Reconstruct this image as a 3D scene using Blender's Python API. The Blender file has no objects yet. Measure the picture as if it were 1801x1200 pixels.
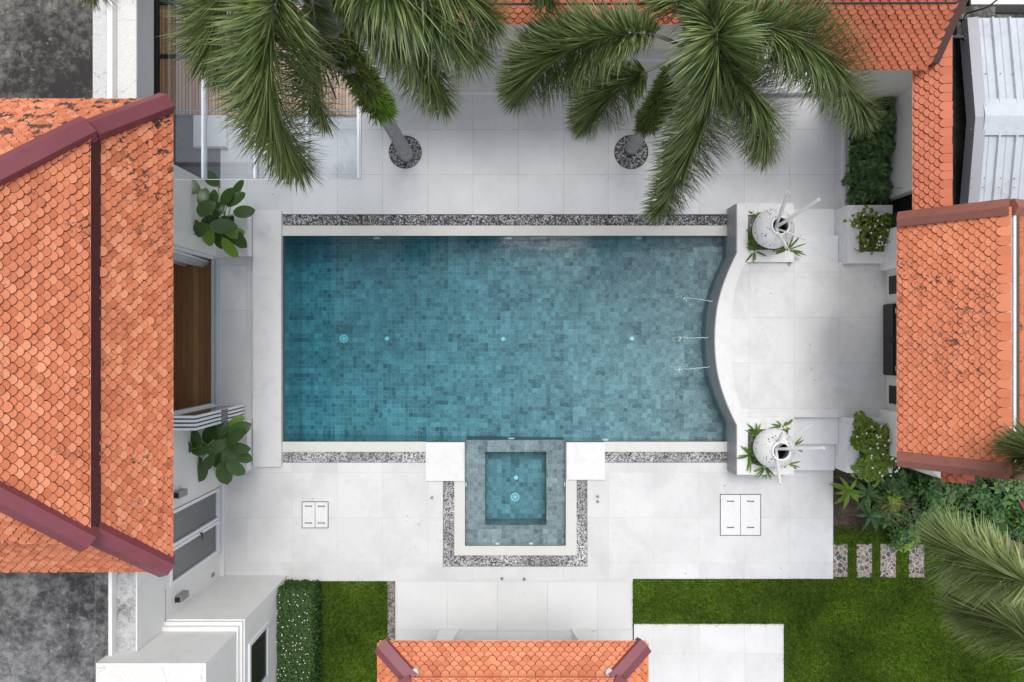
import bpy, math, random
from mathutils import Vector, noise as mnoise
random.seed(7)
R = math.radians
V = Vector
C = bpy.context.scene.collection

# ------------------------------------------------------------------ camera, sky, sun
H = 14.4            # camera height above the patio (m)
S = 0.012           # metres per photo pixel on the patio
CX, CY = 900.5, 600.0
scn = bpy.context.scene
cam = bpy.data.cameras.new('camera')
cam.sensor_width = 36.0
cam.lens = 24.0
cam.clip_end = 400
co = bpy.data.objects.new('camera', cam)
C.objects.link(co)
co.location = (0, 0, H)
co.rotation_euler = (0, 0, 0)
scn.camera = co

w = bpy.data.worlds.new('World')
scn.world = w
w.use_nodes = True
wn = w.node_tree
bg = wn.nodes['Background']
sky = wn.nodes.new('ShaderNodeTexSky')
sky.sky_type = 'NISHITA'
sky.sun_disc = False
SUN_EL, SUN_AZ = R(69), R(8)      # light comes from the top of the picture (north, +Y), a little from the left
sky.sun_elevation = SUN_EL
sky.sun_rotation = SUN_AZ
sky.altitude = 0
sky.air_density = 1.0
sky.dust_density = 1.6
sky.ozone_density = 1.0
hs = wn.nodes.new('ShaderNodeHueSaturation')
hs.inputs['Saturation'].default_value = 0.22
wn.links.new(sky.outputs[0], hs.inputs['Color'])
wn.links.new(hs.outputs[0], bg.inputs['Color'])
bg.inputs['Strength'].default_value = 0.148

sl = bpy.data.lights.new('sun', 'SUN')
sl.energy = 1.05
sl.angle = R(25)
sl.color = (1.0, 0.965, 0.92)
so = bpy.data.objects.new('sun', sl)
C.objects.link(so)
sd = V((math.sin(SUN_AZ)*math.cos(SUN_EL), math.cos(SUN_AZ)*math.cos(SUN_EL), math.sin(SUN_EL)))
so.rotation_euler = sd.to_track_quat('Z', 'Y').to_euler()
so.location = (0, 0, 20)

scn.view_settings.view_transform = 'Standard'
scn.view_settings.look = 'None'
scn.view_settings.gamma = 1
scn.view_settings.exposure = 0.70
scn.render.resolution_x, scn.render.resolution_y = 1024, 682
scn.cycles.transparent_max_bounces = 24
scn.cycles.max_bounces = 8

# ------------------------------------------------------------------ coordinates
def G(px, py, z=0.0):               # plan position from a pixel lying on the patio level
    return V(((px-CX)*S, (CY-py)*S, z))
def P(px, py, z):                   # plan position of something seen at a pixel and standing z metres high
    k = (H-z)/H
    return V(((px-CX)*S*k, (CY-py)*S*k, z))

# ------------------------------------------------------------------ mesh builder
class MB:
    def __init__(s): s.v = []; s.f = []; s.m = []; s.cur = 0
    def add(s, vs, fs):
        o = len(s.v); s.v.extend([tuple(v) for v in vs])
        for f in fs: s.f.append([i+o for i in f]); s.m.append(s.cur)
        return s
    def box(s, a, b):
        x0, x1 = sorted((a[0], b[0])); y0, y1 = sorted((a[1], b[1])); z0, z1 = sorted((a[2], b[2]))
        return s.add([(x0,y0,z0),(x1,y0,z0),(x1,y1,z0),(x0,y1,z0),(x0,y0,z1),(x1,y0,z1),(x1,y1,z1),(x0,y1,z1)],
              [(3,2,1,0),(4,5,6,7),(0,1,5,4),(1,2,6,5),(2,3,7,6),(3,0,4,7)])
    def gbox(s, px0, py0, px1, py1, z0, z1):   # plan box in patio pixels
        a = G(px0, py0, z0); b = G(px1, py1, z1)
        return s.box(a, b)
    def prism(s, pts, z0, z1):
        a = sum(pts[i][0]*pts[(i+1)%len(pts)][1]-pts[(i+1)%len(pts)][0]*pts[i][1] for i in range(len(pts)))
        if a < 0: pts = pts[::-1]
        n = len(pts)
        vs = [(p[0],p[1],z0) for p in pts]+[(p[0],p[1],z1) for p in pts]
        fs = [tuple(range(n-1,-1,-1)), tuple(range(n,2*n))]+[(i,(i+1)%n,(i+1)%n+n,i+n) for i in range(n)]
        return s.add(vs, fs)
    def ring(s, o, h, z0, z1):      # rectangular slab o=(x0,y0,x1,y1) with rectangular hole h (world units)
        def rc(r, z):
            x0,x1 = sorted((r[0],r[2])); y0,y1 = sorted((r[1],r[3]))
            return [(x0,y0,z),(x1,y0,z),(x1,y1,z),(x0,y1,z)]
        vs = rc(o,z0)+rc(h,z0)+rc(o,z1)+rc(h,z1)
        fs = []
        for i in range(4):
            j = (i+1)%4
            fs += [(8+i,8+j,12+j,12+i),(i,4+i,4+j,j),(i,j,8+j,8+i),(4+j,4+i,12+i,12+j)]
        return s.add(vs, fs)
    def gring(s, o, h, z0, z1):
        a=G(o[0],o[1]); b=G(o[2],o[3]); c=G(h[0],h[1]); d=G(h[2],h[3])
        return s.ring((a.x,a.y,b.x,b.y),(c.x,c.y,d.x,d.y),z0,z1)
    def tube(s, pts, rad, n=8, cap=True, hollow=False):
        pts = [V(p) for p in pts]
        if not isinstance(rad, (list,tuple)): rad = [rad]*len(pts)
        rings = []; ref = None
        for i,p in enumerate(pts):
            d = (pts[min(i+1,len(pts)-1)]-pts[max(i-1,0)]).normalized()
            if ref is None: ref = d.orthogonal().normalized()
            ref = (ref-d*ref.dot(d)).normalized(); b = d.cross(ref)
            rings.append([p+(ref*math.cos(2*math.pi*k/n)+b*math.sin(2*math.pi*k/n))*rad[i] for k in range(n)])
        vs = [q for r_ in rings for q in r_]; fs = []
        for i in range(len(pts)-1):
            for k in range(n):
                k2 = (k+1)%n
                fs.append((i*n+k,i*n+k2,(i+1)*n+k2,(i+1)*n+k))
        if cap:
            fs.append(tuple(range(n-1,-1,-1)))
            fs.append(tuple((len(pts)-1)*n+k for k in range(n)))
        return s.add(vs, fs)
    def lathe(s, c, prof, n=24, cap=False):  # prof: (r, z)
        vs = [(c[0]+r*math.cos(2*math.pi*k/n), c[1]+r*math.sin(2*math.pi*k/n), c[2]+z) for r,z in prof for k in range(n)]
        fs = [(i*n+k,i*n+(k+1)%n,(i+1)*n+(k+1)%n,(i+1)*n+k) for i in range(len(prof)-1) for k in range(n)]
        if cap: fs.append(tuple((len(prof)-1)*n+k for k in range(n)))
        return s.add(vs, fs)
    def leaf(s, base, d, nrm, L, W, droop=0.2, seg=3, prof=None, fold=0.0):
        base = V(base); d = V(d).normalized(); side = d.cross(V(nrm))
        if side.length < 1e-4: side = d.orthogonal()
        side.normalize(); up = side.cross(d)
        pr = prof or (lambda t: math.sin(math.pi*min(1,0.12+0.88*t))**0.8)
        vs = []; fs = []
        for i in range(seg+1):
            t = i/seg
            c = base+d*(L*t)+V((0,0,-droop*L*t*t))
            hw = W*0.5*max(0.02, pr(t)) if i < seg else W*0.02
            if fold:
                vs += [c-side*hw+up*hw*fold, c, c+side*hw+up*hw*fold]
            else:
                vs += [c-side*hw, c+side*hw]
        m = 3 if fold else 2
        for i in range(seg):
            for k in range(m-1):
                fs.append((i*m+k, i*m+k+1, (i+1)*m+k+1, (i+1)*m+k))
        return s.add(vs, fs)
    def build(s, name, mat, parent=None, smooth=False):
        """links the collected faces (world coordinates) as one mesh object, optionally as a part of parent"""
        me = bpy.data.meshes.new(name)
        me.from_pydata(s.v, [], s.f)
        for m in (mat if isinstance(mat,(list,tuple)) else [mat]): me.materials.append(m)
        if s.m and max(s.m) > 0: me.polygons.foreach_set('material_index', s.m)
        if smooth: me.polygons.foreach_set('use_smooth', [True]*len(me.polygons))
        me.update()
        o = bpy.data.objects.new(name, me); C.objects.link(o)
        if parent is not None:
            o.parent = parent; o.location = -wloc(parent)
        return o

def wloc(o):
    l = V(o.location)
    while o.parent: o = o.parent; l += V(o.location)
    return l
def tag(o, label=None, cat=None, group=None, kind=None):
    if label: o['label'] = label
    if cat: o['category'] = cat
    if group: o['group'] = group
    if kind: o['kind'] = kind
    return o
def thing(name, loc, label, cat, group=None, rz=0):
    o = bpy.data.objects.new(name, None); C.objects.link(o)
    o.empty_display_size = 0.2; o.location = loc; o.rotation_euler.z = rz
    return tag(o, label, cat, group)
def struct(name, mb, mat, smooth=False):
    return tag(mb.build(name, mat, None, smooth), kind='structure')

# ------------------------------------------------------------------ materials
def newmat(name):
    m = bpy.data.materials.new(name); m.use_nodes = True
    nt = m.node_tree; b = nt.nodes['Principled BSDF']
    return m, nt, b
def node(nt, t, **kw):
    n = nt.nodes.new(t)
    for k, v in kw.items():
        if k.startswith('i_'): n.inputs[int(k[2:])].default_value = v
        else: setattr(n, k, v)
    return n
def mth(nt, op, a, b=None, c=None, clamp=False):
    n = nt.nodes.new('ShaderNodeMath'); n.operation = op; n.use_clamp = clamp
    for i, x in enumerate((a, b, c)):
        if x is None: continue
        if isinstance(x, (int, float)): n.inputs[i].default_value = x
        else: nt.links.new(x, n.inputs[i])
    return n.outputs[0]
def mixc(nt, f, a, b, mode='MIX'):
    n = nt.nodes.new('ShaderNodeMix'); n.data_type = 'RGBA'; n.blend_type = mode
    for i, x in ((0, f), (6, a), (7, b)):
        if isinstance(x, (int, float)): n.inputs[i].default_value = x
        elif isinstance(x, tuple): n.inputs[i].default_value = (*x[:3], 1)
        else: nt.links.new(x, n.inputs[i])
    return n.outputs[2]
def ramp(nt, f, stops, interp='LINEAR'):
    n = nt.nodes.new('ShaderNodeValToRGB'); cr = n.color_ramp; cr.interpolation = interp
    while len(cr.elements) > 1: cr.elements.remove(cr.elements[-1])
    cr.elements[0].position = stops[0][0]; cr.elements[0].color = (*stops[0][1], 1)
    for p, c in stops[1:]:
        e = cr.elements.new(p); e.color = (*c, 1)
    nt.links.new(f, n.inputs[0]); return n.outputs[0]
def pos(nt):
    return nt.nodes.new('ShaderNodeNewGeometry').outputs['Position']
def noise(nt, scale, detail=4, rough=0.55, vec=None, dist=0.0):
    n = nt.nodes.new('ShaderNodeTexNoise')
    n.inputs['Scale'].default_value = scale; n.inputs['Detail'].default_value = detail
    n.inputs['Roughness'].default_value = rough; n.inputs['Distortion'].default_value = dist
    nt.links.new(vec if vec is not None else pos(nt), n.inputs['Vector'])
    return n.outputs['Fac']
def bump(nt, b, h, strength=0.3, dist=0.01):
    n = nt.nodes.new('ShaderNodeBump'); n.inputs['Strength'].default_value = strength
    n.inputs['Distance'].default_value = dist
    nt.links.new(h, n.inputs['Height']); nt.links.new(n.outputs[0], b.inputs['Normal'])
def scl(c, k): return tuple(min(1, x*k) for x in c)
def island(nt):
    return nt.nodes.new('ShaderNodeNewGeometry').outputs['Random Per Island']

def plain(name, col, rough=0.6, var=0.12, sc=2.5, metal=0.0, bmp=0.15, bsc=60, dirt=0.0, spec=0.4):
    m, nt, b = newmat(name)
    f = noise(nt, sc, 6, 0.6)
    c = mixc(nt, f, scl(col, 1-var), scl(col, 1+var))
    if dirt:
        f2 = noise(nt, sc*2.3, 8, 0.7, dist=0.6)
        k = ramp(nt, f2, [(0.5, (0,0,0)), (0.72, (1,1,1))])
        c = mixc(nt, mth(nt, 'MULTIPLY', k, dirt), c, scl(col, 0.35))
    nt.links.new(c, b.inputs['Base Color'])
    b.inputs['Roughness'].default_value = rough; b.inputs['Metallic'].default_value = metal
    b.inputs['Specular IOR Level'].default_value = spec
    if bmp: bump(nt, b, noise(nt, bsc, 3), bmp, 0.004)
    return m

def paving(name, col, ox, oy, pitch=0.954, jx=True, jy=True, jcol=(0.40,0.39,0.38), stain=0.5):
    """pale stone slabs with thin joints, each slab a shade of its own, faint water stains"""
    m, nt, b = newmat(name)
    p = pos(nt)
    sx = nt.nodes.new('ShaderNodeSeparateXYZ'); nt.links.new(p, sx.inputs[0])
    u = mth(nt, 'DIVIDE', mth(nt, 'SUBTRACT', sx.outputs[0], ox), pitch)
    v = mth(nt, 'DIVIDE', mth(nt, 'SUBTRACT', sx.outputs[1], oy), pitch)
    def line(q, wd):
        fr = mth(nt, 'FRACT', q)
        d = mth(nt, 'MINIMUM', fr, mth(nt, 'SUBTRACT', 1.0, fr))
        return mth(nt, 'LESS_THAN', d, wd/pitch)
    cb = nt.nodes.new('ShaderNodeCombineXYZ')
    nt.links.new(mth(nt, 'FLOOR', u), cb.inputs[0]); nt.links.new(mth(nt, 'FLOOR', v), cb.inputs[1])
    wn_ = nt.nodes.new('ShaderNodeTexWhiteNoise'); nt.links.new(cb.outputs[0], wn_.inputs['Vector'])
    c = mixc(nt, wn_.outputs['Value'], scl(col, 0.925), scl(col, 1.03))
    n1 = noise(nt, 1.3, 8, 0.62, dist=0.4)
    c = mixc(nt, mth(nt, 'MULTIPLY', ramp(nt, n1, [(0.42, (0,0,0)), (0.68, (1,1,1))]), 0.30*stain), c, scl(col, 0.55))
    n2 = noise(nt, 5.5, 8, 0.72, dist=0.8)
    c = mixc(nt, mth(nt, 'MULTIPLY', ramp(nt, n2, [(0.56, (0,0,0)), (0.74, (1,1,1))]), 0.42*stain), c, (col[0]*.62, col[1]*.60, col[2]*.58))
    n3 = noise(nt, 90, 3, 0.6)
    c = mixc(nt, mth(nt, 'MULTIPLY', n3, 0.10), c, scl(col, 0.6))
    l = line(u, 0.005) if jx else None
    if jy:
        l2 = line(v, 0.005)
        l = l2 if l is None else mth(nt, 'MAXIMUM', l, l2)
    if l is not None:
        jn = ramp(nt, noise(nt, 2.2, 3), [(0.35, (.25,.25,.25)), (0.65, (1,1,1))])
        c = mixc(nt, mth(nt, 'MULTIPLY', l, jn), c, jcol)
    nt.links.new(c, b.inputs['Base Color'])
    b.inputs['Roughness'].default_value = 0.55
    b.inputs['Specular IOR Level'].default_value = 0.3
    bump(nt, b, noise(nt, 45, 4), 0.12, 0.004)
    return m

def mosaic(name, dark, light, grout, ripple=1.0, grid=1.0):
    """10 cm stone tiles in a grid on any axis-aligned face"""
    m, nt, b = newmat(name)
    T = 0.1
    g = nt.nodes.new('ShaderNodeNewGeometry')
    # a slight waver of the tile grid, as seen through moving water
    nz = nt.nodes.new('ShaderNodeTexNoise'); nz.inputs['Scale'].default_value = 2.2; nz.inputs['Detail'].default_value = 3
    nt.links.new(g.outputs['Position'], nz.inputs['Vector'])
    va = nt.nodes.new('ShaderNodeVectorMath'); va.operation = 'MULTIPLY_ADD'
    nt.links.new(nz.outputs['Color'], va.inputs[0]); va.inputs[1].default_value = (0.05, 0.05, 0.0)
    nt.links.new(g.outputs['Position'], va.inputs[2])
    # tile grid warped more towards the jets, painting in refraction by rippled water
    sxr = nt.nodes.new('ShaderNodeSeparateXYZ'); nt.links.new(g.outputs['Position'], sxr.inputs[0])
    rx = mth(nt, 'DIVIDE', mth(nt, 'ADD', sxr.outputs[0], 2.0), 5.0, clamp=True)
    nh = nt.nodes.new('ShaderNodeTexNoise'); nh.inputs['Scale'].default_value = 9; nh.inputs['Detail'].default_value = 4
    nt.links.new(g.outputs['Position'], nh.inputs['Vector'])
    vs_ = nt.nodes.new('ShaderNodeVectorMath'); vs_.operation = 'SCALE'; nt.links.new(nh.outputs['Color'], vs_.inputs[0])
    nt.links.new(mth(nt, 'MULTIPLY', rx, 0.09*ripple), vs_.inputs['Scale'])
    vb = nt.nodes.new('ShaderNodeVectorMath'); vb.operation = 'ADD'; nt.links.new(va.outputs[0], vb.inputs[0]); nt.links.new(vs_.outputs[0], vb.inputs[1])
    va = vb
    sc = nt.nodes.new('ShaderNodeVectorMath'); sc.operation = 'SCALE'; sc.inputs['Scale'].default_value = 1/T
    nt.links.new(va.outputs[0], sc.inputs[0])
    fl = nt.nodes.new('ShaderNodeVectorMath'); fl.operation = 'FLOOR'; nt.links.new(sc.outputs[0], fl.inputs[0])
    ad = nt.nodes.new('ShaderNodeVectorMath'); ad.operation = 'ADD'; ad.inputs[1].default_value = (0.5,0.5,0.5)
    # floors slope, so the height must not split a tile: quantise height only on walls
    sep = nt.nodes.new('ShaderNodeSeparateXYZ'); nt.links.new(fl.outputs[0], sep.inputs[0])
    sn = nt.nodes.new('ShaderNodeSeparateXYZ'); nt.links.new(g.outputs['True Normal'], sn.inputs[0])
    flat = mth(nt, 'GREATER_THAN', mth(nt, 'ABSOLUTE', sn.outputs[2]), 0.7)
    wallf = mth(nt, 'SUBTRACT', 1.0, flat)
    cb = nt.nodes.new('ShaderNodeCombineXYZ')
    nt.links.new(sep.outputs[0], cb.inputs[0]); nt.links.new(sep.outputs[1], cb.inputs[1])
    nt.links.new(mth(nt, 'MULTIPLY', sep.outputs[2], wallf), cb.inputs[2])
    nt.links.new(cb.outputs[0], ad.inputs[0])
    wn1 = nt.nodes.new('ShaderNodeTexWhiteNoise'); nt.links.new(ad.outputs[0], wn1.inputs['Vector'])
    # a second, coarser layer: neighbouring tiles from one stone
    s2 = nt.nodes.new('ShaderNodeVectorMath'); s2.operation = 'SCALE'; s2.inputs['Scale'].default_value = 0.42
    nt.links.new(ad.outputs[0], s2.inputs[0])
    f2 = nt.nodes.new('ShaderNodeVectorMath'); f2.operation = 'FLOOR'; nt.links.new(s2.outputs[0], f2.inputs[0])
    wn2 = nt.nodes.new('ShaderNodeTexWhiteNoise'); nt.links.new(f2.outputs[0], wn2.inputs['Vector'])
    big = noise(nt, 0.9, 4, 0.6)
    val = mth(nt, 'ADD', mth(nt, 'MULTIPLY', wn1.outputs['Value'], 0.42), mth(nt, 'MULTIPLY', wn2.outputs['Value'], 0.34))
    val = mth(nt, 'ADD', val, mth(nt, 'MULTIPLY', big, 0.25))
    mid = tuple((a*0.5+c*0.5) for a, c in zip(dark, light))
    c = ramp(nt, val, [(0.16, dark), (0.34, tuple(a*.45+b_*.55 for a,b_ in zip(dark,mid))), (0.50, tuple(a*.15+b_*.85 for a,b_ in zip(dark,mid))), (0.68, tuple(a*.7+b_*.3 for a,b_ in zip(mid,light))), (0.92, light)])
    vein = noise(nt, 16, 8, 0.75, dist=2.2)
    c = mixc(nt, mth(nt, 'MULTIPLY', ramp(nt, vein, [(0.44,(0,0,0)),(0.50,(1,1,1)),(0.56,(0,0,0))]), 0.75), c, scl(dark, 0.7))
    v2 = noise(nt, 22, 8, 0.8, dist=1.5)
    c = mixc(nt, mth(nt, 'MULTIPLY', ramp(nt, v2, [(0.48,(0,0,0)),(0.66,(1,1,1))]), 0.6), c, light)
    fr = nt.nodes.new('ShaderNodeVectorMath'); fr.operation = 'FRACTION'; nt.links.new(sc.outputs[0], fr.inputs[0])
    sf = nt.nodes.new('ShaderNodeSeparateXYZ'); nt.links.new(fr.outputs[0], sf.inputs[0])
    tot = None
    for i in range(3):
        q = sf.outputs[i]
        d = mth(nt, 'MINIMUM', q, mth(nt, 'SUBTRACT', 1.0, q))
        l = mth(nt, 'LESS_THAN', d, 0.028)
        l = mth(nt, 'MULTIPLY', l, mth(nt, 'LESS_THAN', mth(nt, 'ABSOLUTE', sn.outputs[i]), 0.6))
        tot = l if tot is None else mth(nt, 'MAXIMUM', tot, l)
    gk = ramp(nt, noise(nt, 1.1, 3), [(0.38,(.12,.12,.12)),(0.62,(.75,.75,.75))])
    c = mixc(nt, mth(nt, 'MULTIPLY', mth(nt, 'MULTIPLY', tot, gk), mth(nt, 'SUBTRACT', grid, mth(nt, 'MULTIPLY', rx, 0.75*grid))), c, grout)
    nt.links.new(c, b.inputs['Base Color']); b.inputs['Roughness'].default_value = 0.5
    return m

def rooftile(name, cols, stain=0.4, stain_sc=1.2, thr=0.60, colony=None):
    m, nt, b = newmat(name)
    r_ = island(nt)
    c = ramp(nt, r_, [(i/(len(cols)-1), c_) for i, c_ in enumerate(cols)])
    n1 = noise(nt, 0.9, 5, 0.6)
    c = mixc(nt, mth(nt, 'MULTIPLY', ramp(nt, n1, [(0.35,(0,0,0)),(0.65,(1,1,1))]), 0.30), c, scl(cols[0], 0.72))
    n2 = noise(nt, 30, 6, 0.7)
    c = mixc(nt, mth(nt, 'MULTIPLY', n2, 0.35), c, scl(cols[-1], 0.8))
    a = noise(nt, stain_sc, 6, 0.62, dist=0.3)
    bb = noise(nt, 12, 6, 0.7, dist=1.0)
    k = mth(nt, 'MULTIPLY', ramp(nt, a, [(thr-0.06,(0,0,0)),(thr+0.05,(1,1,1))]), ramp(nt, bb, [(0.55,(0,0,0)),(0.60,(1,1,1))]))
    if colony:
        sx = nt.nodes.new('ShaderNodeSeparateXYZ'); nt.links.new(pos(nt), sx.inputs[0])
        g = mth(nt, 'DIVIDE', mth(nt, 'SUBTRACT', sx.outputs[1], colony[0]), colony[1]-colony[0], clamp=True)
        k2 = mth(nt, 'MULTIPLY', ramp(nt, mth(nt, 'ADD', noise(nt, 5, 5, 0.6), mth(nt, 'MULTIPLY', g, 0.125)), [(0.68,(0,0,0)),(0.71,(1,1,1))]), g)
        k = mth(nt, 'MAXIMUM', k, k2)
    c = mixc(nt, mth(nt, 'MULTIPLY', k, stain), c, (0.04,0.03,0.027))
    nt.links.new(c, b.inputs['Base Color'])
    b.inputs['Roughness'].default_value = 0.62; b.inputs['Specular IOR Level'].default_value = 0.3
    bump(nt, b, n2, 0.2, 0.004)
    return m

def concrete(name, dark, light, sc=0.9, mid=0.5):
    m, nt, b = newmat(name)
    n1 = noise(nt, sc, 12, 0.72, dist=0.0); n2 = noise(nt, sc*9, 12, 0.8, dist=0.15)
    f = mth(nt, 'ADD', mth(nt, 'MULTIPLY', n1, 0.55), mth(nt, 'MULTIPLY', n2, 0.45))
    md = tuple((a+c)*.4 for a, c in zip(dark, light))
    c = ramp(nt, f, [(mid-0.08, dark), (mid-0.01, md), (mid+0.045, tuple(a*.35+b_*.65 for a,b_ in zip(md,light))), (mid+0.11, light)])
    n3 = noise(nt, 55, 4, 0.7)
    c = mixc(nt, mth(nt, 'MULTIPLY', ramp(nt, n3, [(0.45,(0,0,0)),(0.7,(1,1,1))]), 0.35), c, scl(dark, 0.8))
    ve = nt.nodes.new('ShaderNodeTexVoronoi'); ve.feature = 'DISTANCE_TO_EDGE'; ve.inputs['Scale'].default_value = 0.9
    wv = nt.nodes.new('ShaderNodeTexNoise'); wv.inputs['Scale'].default_value = 3.5; wv.inputs['Detail'].default_value = 8; nt.links.new(pos(nt), wv.inputs['Vector'])
    wa = nt.nodes.new('ShaderNodeVectorMath'); wa.operation = 'MULTIPLY_ADD'; nt.links.new(wv.outputs['Color'], wa.inputs[0]); wa.inputs[1].default_value = (0.5,0.5,0.5); nt.links.new(pos(nt), wa.inputs[2])
    nt.links.new(wa.outputs[0], ve.inputs['Vector'])
    c = mixc(nt, mth(nt, 'MULTIPLY', mth(nt, 'LESS_THAN', ve.outputs['Distance'], 0.006), 0.35), c, scl(dark, 0.6))
    n4 = noise(nt, 7, 3, 0.5, dist=0.3)
    c = mixc(nt, mth(nt, 'MULTIPLY', ramp(nt, n4, [(0.66,(0,0,0)),(0.70,(1,1,1))]), 0.5), c, scl(light, 1.1))
    nt.links.new(c, b.inputs['Base Color']); b.inputs['Roughness'].default_value = 0.85
    bump(nt, b, n2, 0.5, 0.01)
    return m

def foliage(name, cols, rough=0.45, trans=0.25, spec=0.4, nsc=3.0, patch=0.5):
    m, nt, b = newmat(name)
    c = ramp(nt, island(nt), [(i/(len(cols)-1), c_) for i, c_ in enumerate(cols)])
    n = noise(nt, nsc, 4, 0.6)
    c = mixc(nt, mth(nt, 'MULTIPLY', n if patch == 0.5 else ramp(nt, n, [(0.36,(0,0,0)),(0.64,(.85,.85,.85))]), patch), c, scl(cols[0], 1.0 if patch != 0.5 else 0.8))
    nt.links.new(c, b.inputs['Base Color'])
    b.inputs['Roughness'].default_value = rough; b.inputs['Specular IOR Level'].default_value = spec
    t = nt.nodes.new('ShaderNodeBsdfTranslucent'); nt.links.new(c, t.inputs['Color'])
    mx = nt.nodes.new('ShaderNodeMixShader'); mx.inputs[0].default_value = trans
    nt.links.new(b.outputs[0], mx.inputs[1]); nt.links.new(t.outputs[0], mx.inputs[2])
    nt.links.new(mx.outputs[0], nt.nodes['Material Output'].inputs['Surface'])
    return m

def pebbles_mat(name, stops):
    m, nt, b = newmat(name)
    c = ramp(nt, island(nt), stops)
    c = mixc(nt, mth(nt, 'MULTIPLY', ramp(nt, noise(nt, 0.8, 3), [(0.4,(0,0,0)),(0.6,(1,1,1))]), 0.45), c, (0.05,0.04,0.035))
    nt.links.new(c, b.inputs['Base Color']); b.inputs['Roughness'].default_value = 0.6
    return m

def woodm(name, a, bcol, axis, pitch=0.1, gap=0.012, gapcol=(0.02,0.014,0.01)):
    m, nt, b = newmat(name)
    sx = nt.nodes.new('ShaderNodeSeparateXYZ'); nt.links.new(pos(nt), sx.inputs[0])
    q = mth(nt, 'DIVIDE', sx.outputs[axis], pitch)
    wn_ = nt.nodes.new('ShaderNodeTexWhiteNoise'); wn_.noise_dimensions = '1D'
    nt.links.new(mth(nt, 'FLOOR', q), wn_.inputs['W'])
    mp = nt.nodes.new('ShaderNodeMapping'); nt.links.new(pos(nt), mp.inputs[0])
    mp.inputs['Scale'].default_value = (18,1.5,18) if axis == 0 else (1.5,18,18)
    gr = noise(nt, 1.0, 6, 0.65, vec=mp.outputs[0])
    f = mth(nt, 'ADD', mth(nt, 'MULTIPLY', wn_.outputs['Value'], 0.45), mth(nt, 'MULTIPLY', gr, 0.6))
    c = ramp(nt, f, [(0.2, a), (0.85, bcol)])
    if gap:
        fr = mth(nt, 'FRACT', q)
        c = mixc(nt, mth(nt, 'LESS_THAN', fr, gap/pitch), c, gapcol)
    nt.links.new(c, b.inputs['Base Color']); b.inputs['Roughness'].default_value = 0.5
    return m

def glass(name, tint=(0.9,0.93,0.94), amt=0.12, refl=(0.9,0.93,1.0)):
    m = bpy.data.materials.new(name); m.use_nodes = True; nt = m.node_tree
    nt.nodes.remove(nt.nodes['Principled BSDF'])
    t = nt.nodes.new('ShaderNodeBsdfTransparent'); t.inputs[0].default_value = (*tint, 1)
    g = nt.nodes.new('ShaderNodeBsdfGlossy'); g.inputs['Color'].default_value = (*refl, 1); g.inputs['Roughness'].default_value = 0.03
    f = nt.nodes.new('ShaderNodeFresnel'); f.inputs[0].default_value = 1.5
    k = mth(nt, 'ADD', f.outputs[0], amt, clamp=True)
    mx = nt.nodes.new('ShaderNodeMixShader'); nt.links.new(k, mx.inputs[0])
    nt.links.new(t.outputs[0], mx.inputs[1]); nt.links.new(g.outputs[0], mx.inputs[2])
    nt.links.new(mx.outputs[0], nt.nodes['Material Output'].inputs['Surface'])
    return m

def water_mat():
    m = bpy.data.materials.new('pool_water'); m.use_nodes = True; nt = m.node_tree
    nt.nodes.remove(nt.nodes['Principled BSDF'])
    t = nt.nodes.new('ShaderNodeBsdfTransparent'); t.inputs[0].default_value = (0.97, 0.985, 0.99, 1)
    g = nt.nodes.new('ShaderNodeBsdfGlossy'); g.inputs['Roughness'].default_value = 0.04
    bp = nt.nodes.new('ShaderNodeBump'); bp.inputs['Strength'].default_value = 0.35; bp.inputs['Distance'].default_value = 0.03
    sx = nt.nodes.new('ShaderNodeSeparateXYZ'); nt.links.new(pos(nt), sx.inputs[0])
    n1 = noise(nt, 2.6, 4, 0.55, dist=1.2); n2 = noise(nt, 11, 4, 0.6, dist=0.8)
    # livelier water towards the jets at the curved wall
    lively = ramp(nt, mth(nt, 'DIVIDE', mth(nt, 'ADD', sx.outputs[0], 4.8), 9.6), [(0.0,(.08,.08,.08)),(0.45,(.35,.35,.35)),(1.0,(1,1,1))])
    h = mth(nt, 'ADD', n1, mth(nt, 'MULTIPLY', n2, 0.35))
    nt.links.new(mth(nt, 'MULTIPLY', h, lively), bp.inputs['Height'])
    nt.links.new(bp.outputs[0], g.inputs['Normal'])
    f = nt.nodes.new('ShaderNodeFresnel'); f.inputs[0].default_value = 1.34; nt.links.new(bp.outputs[0], f.inputs['Normal'])
    k = mth(nt, 'MULTIPLY', f.outputs[0], 0.8, clamp=True)
    mx = nt.nodes.new('ShaderNodeMixShader'); nt.links.new(k, mx.inputs[0])
    nt.links.new(t.outputs[0], mx.inputs[1]); nt.links.new(g.outputs[0], mx.inputs[2])
    nt.links.new(mx.outputs[0], nt.nodes['Material Output'].inputs['Surface'])
    va = nt.nodes.new('ShaderNodeVolumeAbsorption')
    va.inputs['Color'].default_value = (0.28, 0.85, 0.935, 1); va.inputs['Density'].default_value = 0.95
    nt.links.new(va.outputs[0], nt.nodes['Material Output'].inputs['Volume'])
    return m

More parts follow.
